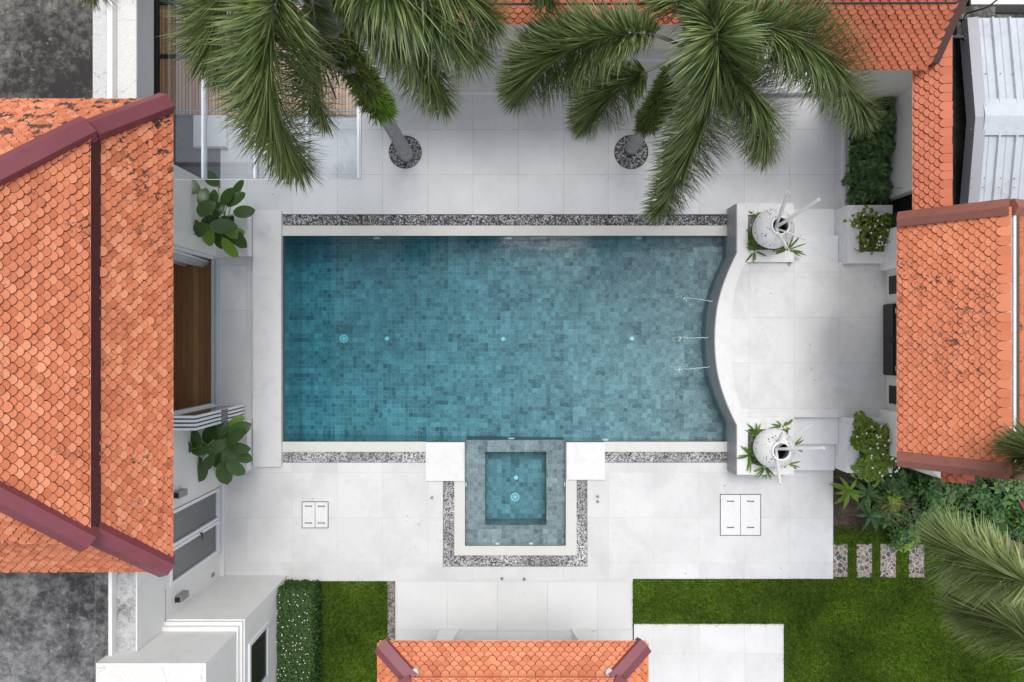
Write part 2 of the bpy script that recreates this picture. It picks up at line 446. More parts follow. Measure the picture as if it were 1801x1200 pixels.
OX = (673-CX)*S
M = {}
M['pave_n'] = paving('patio_stone', (0.69,0.70,0.715), OX, (CY-307.4)*S, stain=0.8)
M['pave_s'] = paving('patio_stone_south', (0.68,0.68,0.68), OX, (CY-990)*S, stain=1.0, jcol=(0.52,0.51,0.50))
M['pave_t'] = paving('terrace_stone', (0.73,0.73,0.73), P(1477,0,.5).x, P(0,638.5,.5).y, 0.925, stain=1.3, jcol=(0.48,0.47,0.46))
M['pave_w'] = paving('walkway_stone', (0.70,0.70,0.695), OX+0.3, (CY-1109)*S, 1.06, stain=0.45)
M['white_stone'] = plain('white_stone', (0.71,0.71,0.71), 0.5, 0.04, 1.5, dirt=0.2)
M['cool_stone'] = plain('pale_grey_stone', (0.70,0.71,0.725), 0.5, 0.03, 1.5, dirt=0.15)
M['coping'] = plain('cream_coping', (0.62,0.615,0.58), 0.45, 0.03, 1.5, dirt=0.12)
M['white_wall'] = plain('white_render', (0.74,0.735,0.72), 0.8, 0.03, 1.2, dirt=0.14)
M['cream_wall'] = plain('cream_render', (0.68,0.655,0.60), 0.8, 0.04, 1.2, dirt=0.08)
M['planter_white'] = plain('planter_plaster', (0.72,0.72,0.725), 0.7, 0.05, 2.5, dirt=0.3)
M['slate'] = plain('grey_slate_face', (0.33,0.335,0.345), 0.5, 0.25, 6, dirt=0.3)
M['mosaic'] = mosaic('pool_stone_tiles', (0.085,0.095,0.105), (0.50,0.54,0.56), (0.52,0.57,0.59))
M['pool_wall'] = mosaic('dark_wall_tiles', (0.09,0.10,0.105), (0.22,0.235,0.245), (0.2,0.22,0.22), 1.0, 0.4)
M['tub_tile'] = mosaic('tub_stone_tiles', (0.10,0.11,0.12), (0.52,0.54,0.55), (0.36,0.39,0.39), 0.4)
M['water'] = water_mat()
M['tile_left'] = rooftile('terracotta_left', [(0.44,0.11,0.045),(0.58,0.17,0.078),(0.66,0.21,0.10),(0.74,0.30,0.165)], 0.95, 1.1, 0.57, colony=(1.2,2.9))
M['tile_right'] = rooftile('terracotta_right', [(0.60,0.175,0.08),(0.69,0.215,0.105),(0.75,0.265,0.14)], 0.85, 0.7, 0.54)
M['tile_top'] = rooftile('terracotta_red', [(0.50,0.13,0.065),(0.57,0.165,0.085),(0.62,0.19,0.10)], 0.6, 0.9, 0.60)
M['tile_bottom'] = rooftile('terracotta_pale', [(0.54,0.15,0.065),(0.68,0.22,0.105),(0.76,0.29,0.15)], 0.25, 0.9, 0.66)
M['tile_old'] = rooftile('terracotta_mossy', [(0.45,0.12,0.04),(0.55,0.16,0.06),(0.60,0.20,0.08)], 0.95, 2.2, 0.47)
M['tile_bed'] = plain('tile_underside', (0.16,0.05,0.035), 0.8, 0.2, 5)
M['edge_grime_shade'] = plain('edge_grime_shade', (0.13,0.028,0.014), 0.8, 0.2, 5, bmp=0)  # dark skirt colour: grime plus painted shade in the gaps between tiles
M['maroon'] = plain('maroon_ridge', (0.20,0.052,0.068), 0.42, 0.15, 2.5, dirt=0.2)
M['maroon_dark'] = plain('maroon_fascia', (0.07,0.018,0.026), 0.5, 0.2, 3, dirt=0.3)
M['brown_cap'] = plain('brown_ridge', (0.25,0.095,0.07), 0.5, 0.15, 3, dirt=0.3)
M['brown_dark'] = plain('dark_brown_board', (0.10,0.05,0.042), 0.5, 0.2, 3, dirt=0.3)
M['stained'] = concrete('lichen_concrete_dark', (0.02,0.018,0.017), (0.24,0.225,0.205), 0.8, 0.54)
M['stained_s'] = concrete('lichen_concrete_grey', (0.025,0.026,0.028), (0.26,0.26,0.26), 0.8, 0.51)
M['stained_light'] = concrete('weathered_concrete', (0.13,0.13,0.13), (0.60,0.60,0.59), 1.2, 0.36)
M['stained_mix'] = concrete('half_stained_concrete', (0.05,0.05,0.052), (0.52,0.52,0.52), 1.4, 0.47)
M['pale_concrete'] = concrete('pale_weathered_concrete', (0.30,0.295,0.28), (0.72,0.71,0.68), 1.6, 0.36)
M['grey_wall'] = plain('grey_render', (0.36,0.37,0.375), 0.8, 0.06, 1.2, dirt=0.15)
M['alu'] = plain('white_aluminium', (0.76,0.78,0.81), 0.35, 0.03, 3, bmp=0)
M['alu_grey'] = plain('grey_aluminium', (0.55,0.585,0.63), 0.35, 0.05, 3, bmp=0)
M['dark_metal'] = plain('dark_metal', (0.03,0.03,0.033), 0.4, 0.1, 3, bmp=0)
M['black'] = plain('black_lacquer', (0.012,0.012,0.013), 0.25, 0.1, 3, bmp=0)
M['lampgrey'] = plain('grey_lamp_metal', (0.24,0.24,0.25), 0.4, 0.05, 3, bmp=0)
M['glass'] = glass('canopy_glass', (0.92,0.94,0.955), 0.0)
M['pane'] = plain('window_pane', (0.10,0.105,0.11), 0.08, 0.1, 1.5, bmp=0, spec=0.8)
M['wood_deck'] = woodm('deck_boards', (0.38,0.20,0.10), (0.66,0.42,0.24), 0, 0.070, 0.012)
M['wood_floor'] = woodm('teak_floor', (0.17,0.08,0.032), (0.40,0.215,0.09), 0, 0.12, 0.003)
M['curtain'] = plain('curtain_cloth', (0.72,0.76,0.76), 0.9, 0.06, 4)
M['soil'] = concrete('garden_soil', (0.02,0.014,0.01), (0.12,0.085,0.06), 3, 0.5)
M['grass_base'] = plain('turf_base', (0.07,0.12,0.015), 0.9, 0.35, 4)
M['grass'] = foliage('grass_blades', [(0.04,0.085,0.006),(0.12,0.24,0.012),(0.23,0.39,0.025),(0.44,0.60,0.08)], 0.6, 0.2, 0.25, 0.9, 0.95)
M['pebble'] = pebbles_mat('grey_pebbles', [(0,(0.02,0.02,0.022)),(0.3,(0.07,0.07,0.075)),(0.5,(0.2,0.2,0.21)),(0.75,(0.45,0.45,0.46)),(1,(0.8,0.8,0.8))])
M['pebble_light'] = pebbles_mat('pale_pebbles', [(0,(0.03,0.03,0.035)),(0.2,(0.12,0.12,0.13)),(0.4,(0.32,0.32,0.33)),(0.7,(0.6,0.6,0.61)),(1,(0.85,0.85,0.85))])
M['pebble_warm'] = pebbles_mat('warm_pebbles', [(0,(0.06,0.05,0.045)),(0.4,(0.25,0.21,0.19)),(1,(0.6,0.55,0.52))])
M['trunk'] = plain('palm_trunk', (0.31,0.31,0.315), 0.85, 0.3, 9, dirt=0.5, bmp=0.5, bsc=25)
M['trunk_brown'] = plain('brown_trunk', (0.30,0.23,0.17), 0.85, 0.3, 9, dirt=0.5, bmp=0.5, bsc=25)
M['shaft'] = plain('crownshaft', (0.10,0.145,0.105), 0.45, 0.2, 4, dirt=0.3)
M['rachis'] = plain('frond_stalk', (0.24,0.26,0.19), 0.6, 0.2, 5)
M['frond'] = foliage('frond_leaflets', [(0.05,0.09,0.03),(0.11,0.165,0.05),(0.18,0.25,0.08),(0.31,0.39,0.14),(0.58,0.66,0.30)], 0.36, 0.28, 0.55)
M['frond_pale'] = foliage('pale_frond_leaflets', [(0.11,0.16,0.05),(0.24,0.31,0.10),(0.38,0.46,0.18),(0.52,0.58,0.28)], 0.42, 0.15, 0.5)
M['fern'] = foliage('fern', [(0.05,0.065,0.015),(0.09,0.14,0.02),(0.17,0.25,0.03)], 0.6, 0.3, 0.3)
M['fern_bright'] = foliage('bright_fern', [(0.14,0.28,0.02),(0.24,0.42,0.04)], 0.6, 0.3, 0.3)
M['bigleaf'] = foliage('broad_leaves', [(0.025,0.06,0.018),(0.04,0.09,0.02),(0.06,0.125,0.022),(0.08,0.16,0.025)], 0.32, 0.15, 0.5)
M['bigleaf_bright'] = foliage('bright_broad_leaves', [(0.13,0.25,0.03),(0.2,0.33,0.04)], 0.35, 0.2, 0.5)  # brighter yellow-green leaf colour for a few listed leaves
M['spike'] = foliage('strap_leaves', [(0.07,0.15,0.02),(0.13,0.25,0.03),(0.27,0.40,0.05)], 0.4, 0.2)
M['shrub'] = foliage('shrub_leaves', [(0.018,0.055,0.012),(0.035,0.10,0.02),(0.06,0.16,0.03),(0.13,0.27,0.05)], 0.4, 0.2)
M['shrub_dark'] = foliage('dark_shrub_leaves', [(0.04,0.10,0.03),(0.10,0.20,0.06),(0.20,0.34,0.12)], 0.4, 0.15)
M['shrub_lime'] = foliage('lime_leaves', [(0.09,0.16,0.018),(0.20,0.32,0.03),(0.36,0.48,0.07)], 0.45, 0.25)
M['hedge'] = foliage('hedge_leaves', [(0.022,0.06,0.010),(0.042,0.10,0.018),(0.08,0.16,0.03)], 0.5, 0.15)
M['twig'] = plain('twigs', (0.14,0.10,0.06), 0.8, 0.3, 8)
M['petal'] = plain('white_petals', (0.8,0.8,0.74), 0.6, 0.03, 5, bmp=0)
M['red_leaf'] = foliage('red_leaves', [(0.25,0.02,0.04),(0.42,0.04,0.08),(0.12,0.06,0.04)], 0.4, 0.2)
M['light_white'] = plain('white_fitting', (0.8,0.85,0.87), 0.4, 0.02, 3, bmp=0)
M['steel'] = plain('steel_fitting', (0.35,0.35,0.36), 0.3, 0.05, 3, metal=0.8, bmp=0)
M['foam'] = plain('water_foam', (0.72,0.80,0.83), 0.3, 0.1, 9, bmp=0)
M['cane'] = plain('white_cane', (0.80,0.80,0.79), 0.45, 0.04, 6, bmp=0, dirt=0.08)
M['sheet'] = plain('painted_sheet_metal', (0.50,0.53,0.575), 0.38, 0.16, 1.5, dirt=0.3, bmp=0)
M['sheet_edge'] = plain('grey_flashing', (0.33,0.33,0.36), 0.4, 0.1, 2, bmp=0)
M['alley'] = concrete('alley_grime_shade', (0.006,0.006,0.007), (0.05,0.048,0.046), 1.2, 0.5)  # grimy concrete, coloured extra dark to stand in for shade in the gap
def vase_mat():
    m, nt, b = newmat('speckled_vase')
    vo = nt.nodes.new('ShaderNodeTexVoronoi'); vo.inputs['Scale'].default_value = 19; vo.inputs['Randomness'].default_value = 1
    nz = nt.nodes.new('ShaderNodeTexNoise'); nz.inputs['Scale'].default_value = 9
    nt.links.new(pos(nt), nz.inputs['Vector'])
    va = nt.nodes.new('ShaderNodeVectorMath'); va.operation = 'MULTIPLY_ADD'
    nt.links.new(nz.outputs['Color'], va.inputs[0]); va.inputs[1].default_value = (0.09,0.09,0.09); nt.links.new(pos(nt), va.inputs[2])
    nt.links.new(va.outputs[0], vo.inputs['Vector'])
    k = mth(nt, 'LESS_THAN', vo.outputs['Distance'], 0.25)
    k = mth(nt, 'MULTIPLY', k, ramp(nt, noise(nt, 5, 3), [(0.42,(0,0,0)),(0.5,(1,1,1))]))
    c = mixc(nt, k, (0.80,0.80,0.80), (0.06,0.055,0.06))
    nt.links.new(c, b.inputs['Base Color']); b.inputs['Roughness'].default_value = 0.4
    return m
M['vase'] = vase_mat()
def crazy_mat():
    m, nt, b = newmat('crazy_paving')
    vo = nt.nodes.new('ShaderNodeTexVoronoi'); vo.inputs['Scale'].default_value = 11
    ve = nt.nodes.new('ShaderNodeTexVoronoi'); ve.feature = 'DISTANCE_TO_EDGE'; ve.inputs['Scale'].default_value = 11
    nt.links.new(pos(nt), vo.inputs['Vector']); nt.links.new(pos(nt), ve.inputs['Vector'])
    sc_ = nt.nodes.new('ShaderNodeSeparateColor'); nt.links.new(vo.outputs['Color'], sc_.inputs[0])
    c = ramp(nt, sc_.outputs[0], [(0,(0.06,0.06,0.075)),(0.35,(0.10,0.10,0.12)),(0.5,(0.22,0.18,0.15)),(0.7,(0.30,0.24,0.18)),(1,(0.38,0.30,0.22))], 'CONSTANT')
    c = mixc(nt, mth(nt, 'MULTIPLY', noise(nt, 30, 4), 0.5), c, (0.12,0.11,0.10))
    k = mth(nt, 'LESS_THAN', ve.outputs['Distance'], 0.05)
    c = mixc(nt, k, c, (0.42,0.40,0.37))
    nt.links.new(c, b.inputs['Base Color']); b.inputs['Roughness'].default_value = 0.8
    bump(nt, b, ve.outputs['Distance'], 0.4, 0.01)
    return m
M['crazy'] = crazy_mat()
# ================================================================== ground, patio, pool
def quad_ring(mb, outer, hole, z0, z1): mb.gring(outer, hole, z0, z1)

g = MB(); g.ring((-60,-60,60,60), (G(470,0).x, G(0,1000).y, G(1320,0).x, G(0,372).y), -0.5, -0.08)
struct('ground', g, M['soil'])

g = MB()                                         # north part of the patio
g.gbox(388,168, 1490,377, -0.3, 0)
g.gbox(388,377, 448,600, -0.3, 0)
g.gbox(1279,377, 1490,474, -0.3, 0)
struct('patio', g, M['pave_n'])
g = MB()                                         # south part
g.gbox(388,600, 448,1012, -0.3, 0)
g.gbox(448,819, 779,1022, -0.3, 0)
g.gbox(497,814, 779,819, -0.3, 0)
g.gbox(779,997, 1033,1022, -0.3, 0); g.gbox(1033,1018, 1113,1022, -0.3, 0)
g.gbox(1033,814, 1465,1018, -0.3, 0)
g.gbox(1279,722, 1465,814, -0.3, 0)
struct('patio', g, M['pave_s'])
g = MB(); g.gbox(695,1022, 1113,1180, -0.3, -0.03)
g.gbox(760,1110,1048,1180,-0.03,0.05)
struct('walkway', g, M['pave_w'])
g = MB(); g.gbox(1115,1098, 1378,1330, -0.3, 0)
struct('garden_terrace', g, M['pave_s'])
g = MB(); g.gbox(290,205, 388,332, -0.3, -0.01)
struct('side_passage', g, plain('shaded_passage_stone', (0.16,0.16,0.17), 0.6, 0.15, 2, dirt=0.4))  # floor colour darkened to paint in the shade under eave and canopy
g = MB()
for a in ((1113,1018,1465,1098),(1378,1098,1465,1330),(1465,920,1990,1330)): g.gbox(*a, -0.3, -0.05)
struct('lawn', g, M['grass_base'])
g = MB(); g.gbox(565,1022.5, 681,1330, -0.3, -0.05); struct('lawn', g, M['grass_base'])

# --- pool
FL = lambda px: -1.25 + (px-499)/(1240-499)*0.75       # sloping floor
def basin():
    mb = MB()
    # curved east side, in patio pixels, at the wall foot (patio level)
    cur = [(1279,452),(1268.5,474),(1258,500),(1249,530),(1244,560),(1242,597),(1244,634),(1249,664),(1258,694),(1268.5,720),(1279,742)]
    ctrl = [G(*p) for p in cur]
    pts = []
    for i in range(len(ctrl)-1):
        p0 = ctrl[max(i-1,0)]; p1 = ctrl[i]; p2 = ctrl[i+1]; p3 = ctrl[min(i+2,len(ctrl)-1)]
        for k in range(4):
            t = k/4
            pts.append(0.5*((2*p1)+(p2-p0)*t+(2*p0-5*p1+4*p2-p3)*t*t+(3*p1-p0-3*p2+p3)*t**3))
    pts.append(ctrl[-1])
    return [G(1279,415)]+pts+[G(1279,777)]
EAST = basin()
pool = thing('swimming_pool', G(870,596,-1.2), 'long rectangular pool lined with blue green stone mosaic and ending at the curved wall', 'swimming pool')
mb = MB()
zt = -0.001
xw = G(499,0).x; yn = G(0,415).y; ys = G(0,777).y
tubx0, tubx1 = G(818,0).x, G(995,0).x
def fz(x): return -1.25 + (x-xw)/(G(1240,0).x-xw)*0.88
# floor as strips so that it can slope and follow the curve
N = 24
outline = [V((xw,yn,0))]+[V((p.x,p.y,0)) for p in EAST]+[V((xw,ys,0))]
mb.add([(p.x,p.y,fz(p.x)) for p in outline], [tuple(range(len(outline)-1,-1,-1))])
ne = len(outline)
mb.build('basin_floor', M['mosaic'], pool); mb = MB()
def wall(a, b, za, zb, t0=-0.0): mb.add([(a[0],a[1],za),(b[0],b[1],zb),(b[0],b[1],t0),(a[0],a[1],t0)], [(0,1,2,3)])
wall((xw,yn),(xw,ys),fz(xw),fz(xw),0)
wall(EAST[0],(xw,yn),fz(EAST[0].x),fz(xw),0)
for i in range(len(EAST)-1): wall(EAST[i+1],EAST[i],fz(EAST[i+1].x),fz(EAST[i].x),0)
wall((xw,ys),(tubx0,ys),fz(xw),fz(tubx0),0)
wall((tubx1,ys),EAST[-1],fz(tubx1),fz(EAST[-1].x),0)
bz = -0.24
wall((tubx0,ys),(tubx1,ys),fz(tubx0),fz(tubx1),bz)        # pool side of the tub, below the bench
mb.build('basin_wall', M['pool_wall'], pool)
# tub
mb = MB()
ty = G(0,960).y; tyt = ys
wx0,wx1 = P(854,0,-0.45).x, P(960,0,-0.45).x; wy0,wy1 = P(0,792,-0.45).y, P(0,919,-0.45).y
o4 = [(tubx0,tyt),(tubx1,tyt),(tubx1,ty),(tubx0,ty)]; i4 = [(wx0,wy0),(wx1,wy0),(wx1,wy1),(wx0,wy1)]
vs = [(x,y,bz) for x,y in o4]+[(x,y,bz) for x,y in i4]+[(x,y,-0.78) for x,y in i4]
fs = []
for i in range(4):
    j=(i+1)%4; fs += [(i,4+i,4+j,j),(4+i,8+i,8+j,4+j)]
fs.append((8,11,10,9)); mb.add(vs, fs)
for a,b in (((tubx0,tyt),(tubx0,ty)),((tubx0,ty),(tubx1,ty)),((tubx1,ty),(tubx1,tyt))):
    mb.add([(a[0],a[1],bz),(b[0],b[1],bz),(b[0],b[1],0),(a[0],a[1],0)],[(0,1,2,3)])
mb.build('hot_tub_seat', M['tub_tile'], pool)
# coping
mb = MB(); mb.gbox(497,397, 1279,415, -0.3, 0.0); mb.build('coping', M['coping'], pool)
mb = MB(); mb.gbox(497,777, 750,795, -0.3, 0.0); mb.build('coping', M['coping'], pool)
mb = MB(); mb.gbox(1063,777, 1279,795, -0.3, 0.0); mb.build('coping', M['coping'], pool)
mb = MB(); mb.prism([G(*p) for p in ((799,778),(799,977),(1014,977),(1014,778),(995.2,778),(995.2,960.2),(817.8,960.2),(817.8,778))], -0.3, 0.0)
mb.build('coping', M['coping'], pool)
def round_light(px, py, z, lab):
    c = P(px,py,z); c.z = z
    mb = MB(); mb.lathe(c, [(0.055,0),(0.055,0.02),(0.047,0.035),(0.02,0.04),(0.001,0.04)], 16)
    tag(mb.build('floor_light', M['light_white'], pool, True), lab)
for i,(px,py) in enumerate(((681,596),(885,597),(1111,596))):
    z = fz(P(px,py,-1.0).x)
    round_light(px,py,z+0.006, 'small round white light set in the pool floor')
round_light(907.5,840,-0.772,'small round white light in the floor of the hot tub')
def drain(px,py,z):
    c = P(px,py,z); c.z = z
    mb = MB(); r=0.095
    mb.lathe(c, [(r-.02,0.0),(r-.02,.02),(r,.02),(r,0)], 20)
    for k in range(4):
        a = math.pi*k/4; d = V((math.cos(a),math.sin(a),0)); n = V((-d.y,d.x,0))*.006
        p = [c+d*(r-.015)+n, c+d*(r-.015)-n, c-d*(r-.015)-n, c-d*(r-.015)+n]
        mb.prism([(q.x,q.y) for q in p], c.z+0.004+k*.001, c.z+0.016+k*.001)
    mb.lathe(c, [(0.045,0.012),(0.045,0.022),(0.036,0.022),(0.036,0.012)], 14)
    mb.build('drain_grille', M['light_white'], pool)
drain(605,596,fz(P(605,596,-1.2).x)+.006); drain(906,874,-0.773)
# oval lights in the pool walls
for px,py,ax in ((662,415,0),(895,415,0),(1124,415,0),(899,777,1),(1065,777,1)):
    x = P(px,0,-0.25).x; y = yn if ax == 0 else ys; z=-0.30 if ax==0 or px>1000 else -0.42
    mb = MB(); s_ = -1 if ax==0 else 1
    vs=[V((x+.075*math.cos(t*math.pi/8), y+s_*0.004, z+.075*math.sin(t*math.pi/8))) for t in range(16)]
    vs2=[V((v.x,y+s_*0.022,v.z)) for v in vs]
    mb.add(vs+vs2,[tuple(range(16)),tuple(range(16,32))]+[(i,(i+1)%16,16+(i+1)%16,16+i) for i in range(16)])
    mb.build('wall_light', M['light_white'], pool)
for px,py in ((875,960),(934,960)):
    x=P(px,0,-.15).x; mb=MB()
    vs=[V((x+.05*math.cos(t*math.pi/8), ty+0.003, -.17+.05*math.sin(t*math.pi/8))) for t in range(16)]; vs2=[V((v.x,ty+.02,v.z)) for v in vs]
    mb.add(vs+vs2,[tuple(range(16)),tuple(range(16,32))]+[(i,(i+1)%16,16+(i+1)%16,16+i) for i in range(16)])
    mb.build('wall_light', M['light_white'], pool)
for sx_ in (0,1):
    x=(tubx0+.003) if sx_==0 else (tubx1-.003); y=P(0,853,-.15).y; mb=MB(); q=.02 if sx_==0 else -.02
    vs=[V((x, y+.05*math.cos(t*math.pi/8), -.16+.05*math.sin(t*math.pi/8))) for t in range(16)]; vs2=[V((v.x+q,v.y,v.z)) for v in vs]
    mb.add(vs+vs2,[tuple(range(16)),tuple(range(16,32))]+[(i,(i+1)%16,16+(i+1)%16,16+i) for i in range(16)])
    mb.build('wall_light', M['light_white'], pool)
# water: one closed body
mb = MB(); e=0.003
top = [(xw+e,yn-e)]+[(p.x-e,p.y) for p in EAST]
top[1] = (EAST[0].x-e, yn-e); top[-1] = (EAST[-1].x-e, ys+e)
top += [(tubx1-e,ys+e),(tubx1-e,ty+e),(tubx0+e,ty+e),(tubx0+e,ys+e),(xw+e,ys+e)]
mb.prism([V((a,b,0)) for a,b in top], -1.32, -0.05)
# the body may dip below the floor: what lies under the tiles is never seen
struct('water', mb, M['water'])

# --- pebble channels
def ico():
    t=(1+5**.5)/2
    v=[(-1,t,0),(1,t,0),(-1,-t,0),(1,-t,0),(0,-1,t),(0,1,t),(0,-1,-t),(0,1,-t),(t,0,-1),(t,0,1),(-t,0,-1),(-t,0,1)]
    f=[(0,11,5),(0,5,1),(0,1,7),(0,7,10),(0,10,11),(1,5,9),(5,11,4),(11,10,2),(10,7,6),(7,1,8),(3,9,4),(3,4,2),(3,2,6),(3,6,8),(3,8,9),(4,9,5),(2,4,11),(6,2,10),(8,6,7),(9,8,1)]
    return [V(a).normalized() for a in v], f
ICO = ico()
def pebbles(mb, x0,y0,x1,y1, z, n, r=(0.012,0.024), test=None):
    for _ in range(n):
        x=random.uniform(x0,x1); y=random.uniform(y0,y1)
        if test and not test(x,y): continue
        c=G(x,y,z+random.uniform(0,.012)); a=random.uniform(*r); b=a*random.uniform(.6,1); h=a*random.uniform(.4,.7); th=random.uniform(0,6.28)
        ct,st=math.cos(th),math.sin(th)
        mb.add([(c.x+v.x*a*ct-v.y*b*st, c.y+v.x*a*st+v.y*b*ct, c.z+v.z*h) for v in ICO[0]], ICO[1])
def gravel(lab, rects, z=-0.045, dens=2.6, mat='pebble', base=True, test=None):
    mb = MB()
    for r_ in rects:
        area=(r_[2]-r_[0])*(r_[3]-r_[1]); pebbles(mb, r_[0]+1,r_[1]+1,r_[2]-1,r_[3]-1, z, int(area*dens/6.0), test=test)
    mb.cur=0
    for r_ in rects: mb.gbox(*r_, -0.3, z-0.005)
    return tag(mb.build('gravel', M[mat]), lab, 'gravel', kind='stuff')
gravel('black and white pebbles in the long channel along the north edge of the pool', [(497,377.5,1279,396.5)])
gravel('speckled pebbles in the short channel south of the pool, left of the white square slab', [(497,795.5,750,813.5)], mat='pebble_light')
gravel('speckled pebbles in the short channel south of the pool, next to the lower vase plinth', [(1063,795.5,1279,813.5)], mat='pebble_light')
gravel('speckled pebbles in the channel running round three sides of the hot tub', [(779.3,845,798.7,997),(1014.3,845,1032.7,997),(798.7,977.3,1014.3,996.7)], mat='pebble_light')
gravel('warm grey pebbles in the strip between small lawn and walkway', [(681,1022.5,694.5,1200)], mat='pebble_warm')

# --- raised slabs
def one(name, mb, mat, lab, cat, group=None, smooth=False):
    return tag(mb.build(name, mat, None, smooth), lab, cat, group)
mb=MB(); mb.gbox(448,371,497.5,819.5,-0.3,0.10); one('stone_step', mb, M['white_stone'], 'long raised white slab along the west end of the pool', 'stone slab')
mb=MB(); mb.gbox(749.5,777.5,816.6,845,-0.3,0.06); one('stone_slab', mb, M['white_stone'], 'square white slab at the left front corner of the hot tub', 'stone slab', 'white slabs flanking the hot tub')
mb=MB(); mb.gbox(996.4,777.5,1063,843,-0.3,0.06); one('stone_slab', mb, M['white_stone'], 'square white slab at the right front corner of the hot tub', 'stone slab', 'white slabs flanking the hot tub')

# --- hatches
def hatch(x0,y0,x1,y1,lab):
    t=thing('access_hatch', G((x0+x1)/2,(y0+y1)/2), lab,'hatch','twin lid hatches let into the patio')
    mb=MB(); mb.gring((x0,y0,x1,y1),(x0+1,y0+1,x1-1,y1-1),0.001,0.006); mb.build('frame',M['dark_metal'],t)
    xm=(x0+x1)/2
    for a,b in ((x0+1.3,xm-.45),(xm+.45,x1-1.3)):
        mb=MB(); mb.gbox(a,y0+1.3,b,y1-1.3,0.001,0.008); lid=mb.build('lid',M['white_stone'],t)
        for yy in (y0+(y1-y0)*.17, y1-(y1-y0)*.2):
            mb=MB(); c=(a+b)/2; mb.gbox(c-5,yy-.6,c+5,yy+.6,0.009,0.02)
            mb.gbox(c-5.8,yy-1.2,c-5,yy+1.2,0.009,0.02); mb.gbox(c+5,yy-1.2,c+5.8,yy+1.2,0.009,0.02)
            mb.build('handle',M['dark_metal'],lid)
    mb=MB(); mb.gbox(xm-.35,y0+1,xm+.35,y1-1,0.001,0.006); mb.build('divider',M['dark_metal'],t)
hatch(531,882,578,929,'small twin lid hatch left of the hot tub'); hatch(1266,869,1338,942,'larger twin lid hatch in the patio below the lower vase')
# --- little steel fittings
for px,py,lab in ((883,1017,'small steel stub in the patio south of the hot tub, the left one of two'),(922,1018,'small steel stub in the patio south of the hot tub, the right one of two'),
                  (760,875,'lone small steel stub in the patio left of the hot tub'),(1051,873,'small steel stub right of the hot tub, upper of a pair'),(1051,882,'small steel stub right of the hot tub, lower of a pair')):
    mb=MB(); c=G(px,py); mb.lathe(c,[(.03,0.0),(.03,.03),(.022,.045),(.001,.045)],12); one('pipe_stub',mb,M['steel'],lab,'pipe fitting','steel stubs in the patio')

# --- terrace, curved wall, steps, plinths
ZT=0.50; ZW=0.58
mb=MB()
yt0=P(0,461.5,ZT).y; yt1=P(0,734,ZT).y; xt1=1540
tx=P(1478,0,ZT).x
inner=[P(1312,462,ZT),P(1302,475,ZT),P(1290,510,ZT),P(1284,555,ZT),P(1282,597,ZT),P(1284,640,ZT),P(1291,684,ZT),P(1302,718,ZT),P(1313,734,ZT)]
mb.prism([V((G(xt1,0).x,yt0,0))]+[V((p.x,p.y,0)) for p in inner]+[V((G(xt1,0).x,yt1,0))],-0.1,ZT)
struct('raised_terrace', mb, M['pave_t'])
wallt=thing('curved_wall', G(1262,597), 'low curved white wall with grey slate face at the east end of the pool','wall')
outer=[G(p[0],p[1]) for p in ((1279,368),(1279,452))]
topo=[P(1295,358,ZW),P(1295,442,ZW)]
E2=[p for p in EAST]
mb=MB()
# solid body between the pool side curve and the terrace
mid_o=[V((p.x,p.y,0)) for p in E2 if G(0,452).y+1e-4>=p.y>=G(0,742).y-1e-4]
inn=[V((p.x,p.y,0)) for p in inner]
x1=G(1279,0).x
top_poly=mid_o+inn[::-1]
f0=0.012
body=[V((p.x+f0,p.y,0)) for p in mid_o]+inn[::-1]
mb.prism(body,-0.6,ZW); mb.build('wall_body',M['white_stone'],wallt)
mb=MB()
pl=[p-V((.005,0,0)) for p in [G(1279,368)]+mid_o+[G(1279,827)]]
for i in range(len(pl)-1):
    a,b=pl[i],pl[i+1]
    mb.add([(a.x,a.y,-0.6),(b.x,b.y,-0.6),(b.x,b.y,ZW-0.004),(a.x,a.y,ZW-0.004),(a.x+f0,a.y,-0.6),(b.x+f0,b.y,-0.6),(b.x+f0,b.y,ZW-0.004),(a.x+f0,a.y,ZW-0.004)],
           [(0,1,2,3),(3,2,6,7),(0,3,7,4),(1,5,6,2)])
mb.build('slate_face',M['slate'],wallt)
def plinth(y0i,y1i,hy0,hy1,lab,yfar):
    # image rows of the top at ZW
    a=P(1295,y0i,ZW); b=P(1396,y1i,ZW); h0=P(1315,hy0,ZW); h1=P(1386,hy1,ZW)
    t=thing('plinth',(a+b)/2*V((1,1,0)) if False else V(((a.x+b.x)/2,(a.y+b.y)/2,0)),lab,'plinth','white plinths carrying the vases')
    mb=MB(); mb.ring((x1+f0+.002,a.y,b.x,b.y),(h0.x,h0.y,h1.x,h1.y),-0.1,ZW+.002)
    mb.build('box',M['planter_white'],t)
    mb=MB(); zz=ZW-.05
    mb.box((h0.x+.002,h0.y-.002,0.1),(h1.x-.002,h1.y+.002,zz-.01))
    n=420
    for _ in range(n):
        c=V((random.uniform(h0.x+.02,h1.x-.02),random.uniform(h1.y+.02,h0.y-.02),zz)); aa=random.uniform(.012,.024); th=random.uniform(0,6.28)
        mb.add([(c.x+v.x*aa*math.cos(th)-v.y*aa*.8*math.sin(th),c.y+v.x*aa*math.sin(th)+v.y*aa*.8*math.cos(th),c.z+v.z*aa*.6) for v in ICO[0]],ICO[1])
    tag(mb.build('pebble_bed',M['pebble'],t),kind='stuff')
plinth(358,461,378,440,'upper white plinth filled with pebbles beside the steps',0)
plinth(734,835,755,816,'lower white plinth filled with pebbles beside the steps',0)
